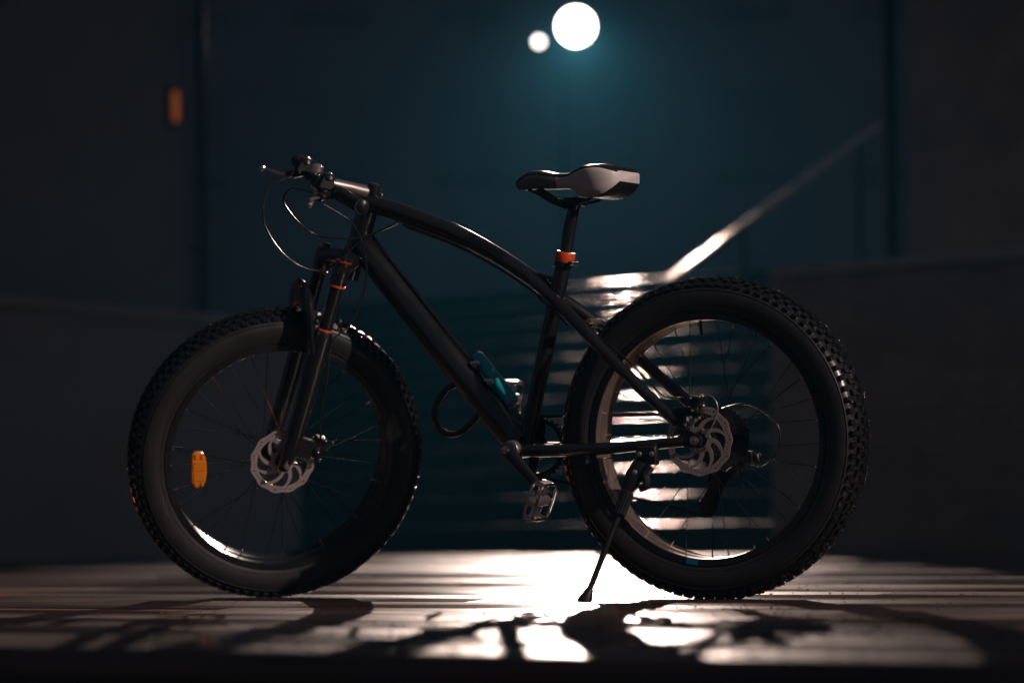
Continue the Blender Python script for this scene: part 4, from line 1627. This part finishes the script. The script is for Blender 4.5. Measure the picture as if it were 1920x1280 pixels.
fs += [tuple(range(NSG)), tuple(3 * NSG + k for k in range(NSG))[::-1]]
b.add(vs, fs)
b.build('sleeve', 'dark_metal', ks, 20)
b = MB()
b.tube([K3, K3 + (KF - K3) * 0.12, K3 + (KF - K3) * 0.90], [0.0075, 0.0068, 0.0068], 12)
b.build('leg', 'dark_metal', ks)
b = MB()
dkf = (KF - K3).normalized()
b.tube([K3 + (KF - K3) * 0.84, K3 + (KF - K3) * 0.87, KF + V((0, 0, 0.004)), KF - V((0.002, 0, 0.0085))], [0.0095, 0.0105, 0.0175, 0.0165], 14)
b.build('foot', 'black_plastic', ks)

# ------------------------------------------------------------------ the U-lock carried on the down tube
lock = empty('bicycle_lock', bike.location, bike.rotation_euler)
tag(lock, 'teal and black U-lock fixed to the down tube', 'lock')
b = MB()
l0, l1 = P(-0.606, -0.012, 0.582), P(-0.508, -0.012, 0.462)
ld = (l1 - l0).normalized()
b.tube([l0, l0 + ld * 0.006, l0 + ld * 0.010, l1 - ld * 0.010, l1 - ld * 0.006, l1], [0.012, 0.0165, 0.0172, 0.0172, 0.0165, 0.012], 20)
b.build('crossbar', 'teal', lock)
b = MB()
b.tube(catmull([P(-0.590, -0.030, 0.560), P(-0.646, -0.030, 0.523), P(-0.700, -0.030, 0.500), P(-0.733, -0.030, 0.448), P(-0.716, -0.030, 0.402), P(-0.666, -0.030, 0.397), P(-0.602, -0.030, 0.447), P(-0.535, -0.026, 0.505)], 8), 0.0078, 12)
b.build('shackle', 'cable', lock)
for q in (P(-0.592, 0.018, 0.560), P(-0.556, 0.018, 0.516)):
    b = MB()
    b.lathe([(0.0, 0.004), (0.0075, 0.003), (0.0095, -0.006)], q, (1, 0, 0), (0, 0, 1), (0, -1, 0), 14)
    b.build('bracket_bolt', 'chrome', lock)

# ------------------------------------------------------------------ beads of rain and a leaf on the deck
rg = random.Random(21)
b = MB()
for _ in range(2600):
    m_ = EDGE + 0.02 + 5.2 * rg.random() ** 1.5
    e_ = rg.uniform(-2.2, 2.6)
    p_ = E * e_ + Q * m_
    r_ = rg.uniform(0.0012, 0.0030)
    vs = [(p_.x, p_.y, r_ * 0.7)]
    for k in range(6):
        vs.append((p_.x + r_ * 0.7 * cos(pi * k / 3), p_.y + r_ * 0.7 * sin(pi * k / 3), r_ * 0.5))
    for k in range(6):
        vs.append((p_.x + r_ * cos(pi * k / 3), p_.y + r_ * sin(pi * k / 3), -0.004))
    b.add(vs, [(0, 1 + k, 1 + (k + 1) % 6) for k in range(6)] + [(1 + k, 7 + k, 7 + (k + 1) % 6, 1 + (k + 1) % 6) for k in range(6)])
rb = b.build('rain_beads', 'water', smooth=80)
tag(rb, 'tiny beads of rain on the deck planks', kind='stuff')
lf = MB()
vs, fs = [], []
for i in range(9):
    t = i / 8
    hw = 0.011 * sin(pi * min(1, t * 1.05)) ** 0.8 + 0.0006
    x = -0.018 + 0.036 * t
    z = 0.004 + 0.010 * t * t
    vs += [(x, -hw, z + 0.004), (x, 0, z), (x, hw, z + 0.006)]
for i in range(8):
    for j in range(2):
        fs.append((3 * i + j, 3 * i + j + 1, 3 * i + 4 + j, 3 * i + 3 + j))
lf.add(vs, fs)
lo = lf.build('fallen_leaf', 'leaf', smooth=60)
lo.location = (-0.144, 4.36, 0.0)
lo.rotation_euler = (0.1, 0.0, 0.6)
sd = lo.modifiers.new('thickness', 'SOLIDIFY')
sd.thickness = 0.0008
tag(lo, 'small curled dry leaf on the planks before the bicycle', 'leaf')

# ------------------------------------------------------------------ night haze round everything
hz = MB()
x0, x1, y0, y1, z0, z1 = -60, 60, -30, 90, -1.7, 12.0
hz.add([(x0, y0, z0), (x1, y0, z0), (x1, y1, z0), (x0, y1, z0), (x0, y0, z1), (x1, y0, z1), (x1, y1, z1), (x0, y1, z1)],
       [(3, 2, 1, 0), (4, 5, 6, 7), (0, 1, 5, 4), (1, 2, 6, 5), (2, 3, 7, 6), (3, 0, 4, 7)])
hm = bpy.data.materials.new('night_haze')
hm.use_nodes = True
nt = hm.node_tree
nt.nodes.remove(nt.nodes['Principled BSDF'])
pv = nt.nodes.new('ShaderNodeVolumePrincipled')
pv.inputs['Color'].default_value = (0.08, 0.55, 0.86, 1)
pv.inputs['Density'].default_value = HAZE_DENSITY
pv.inputs['Anisotropy'].default_value = 0.2
nt.links.new(pv.outputs[0], nt.nodes['Material Output'].inputs['Volume'])
M['haze'] = hm
ho = hz.build('haze', 'haze', smooth=0)
tag(ho, 'thin blue night haze glowing around the street lamp', kind='stuff')
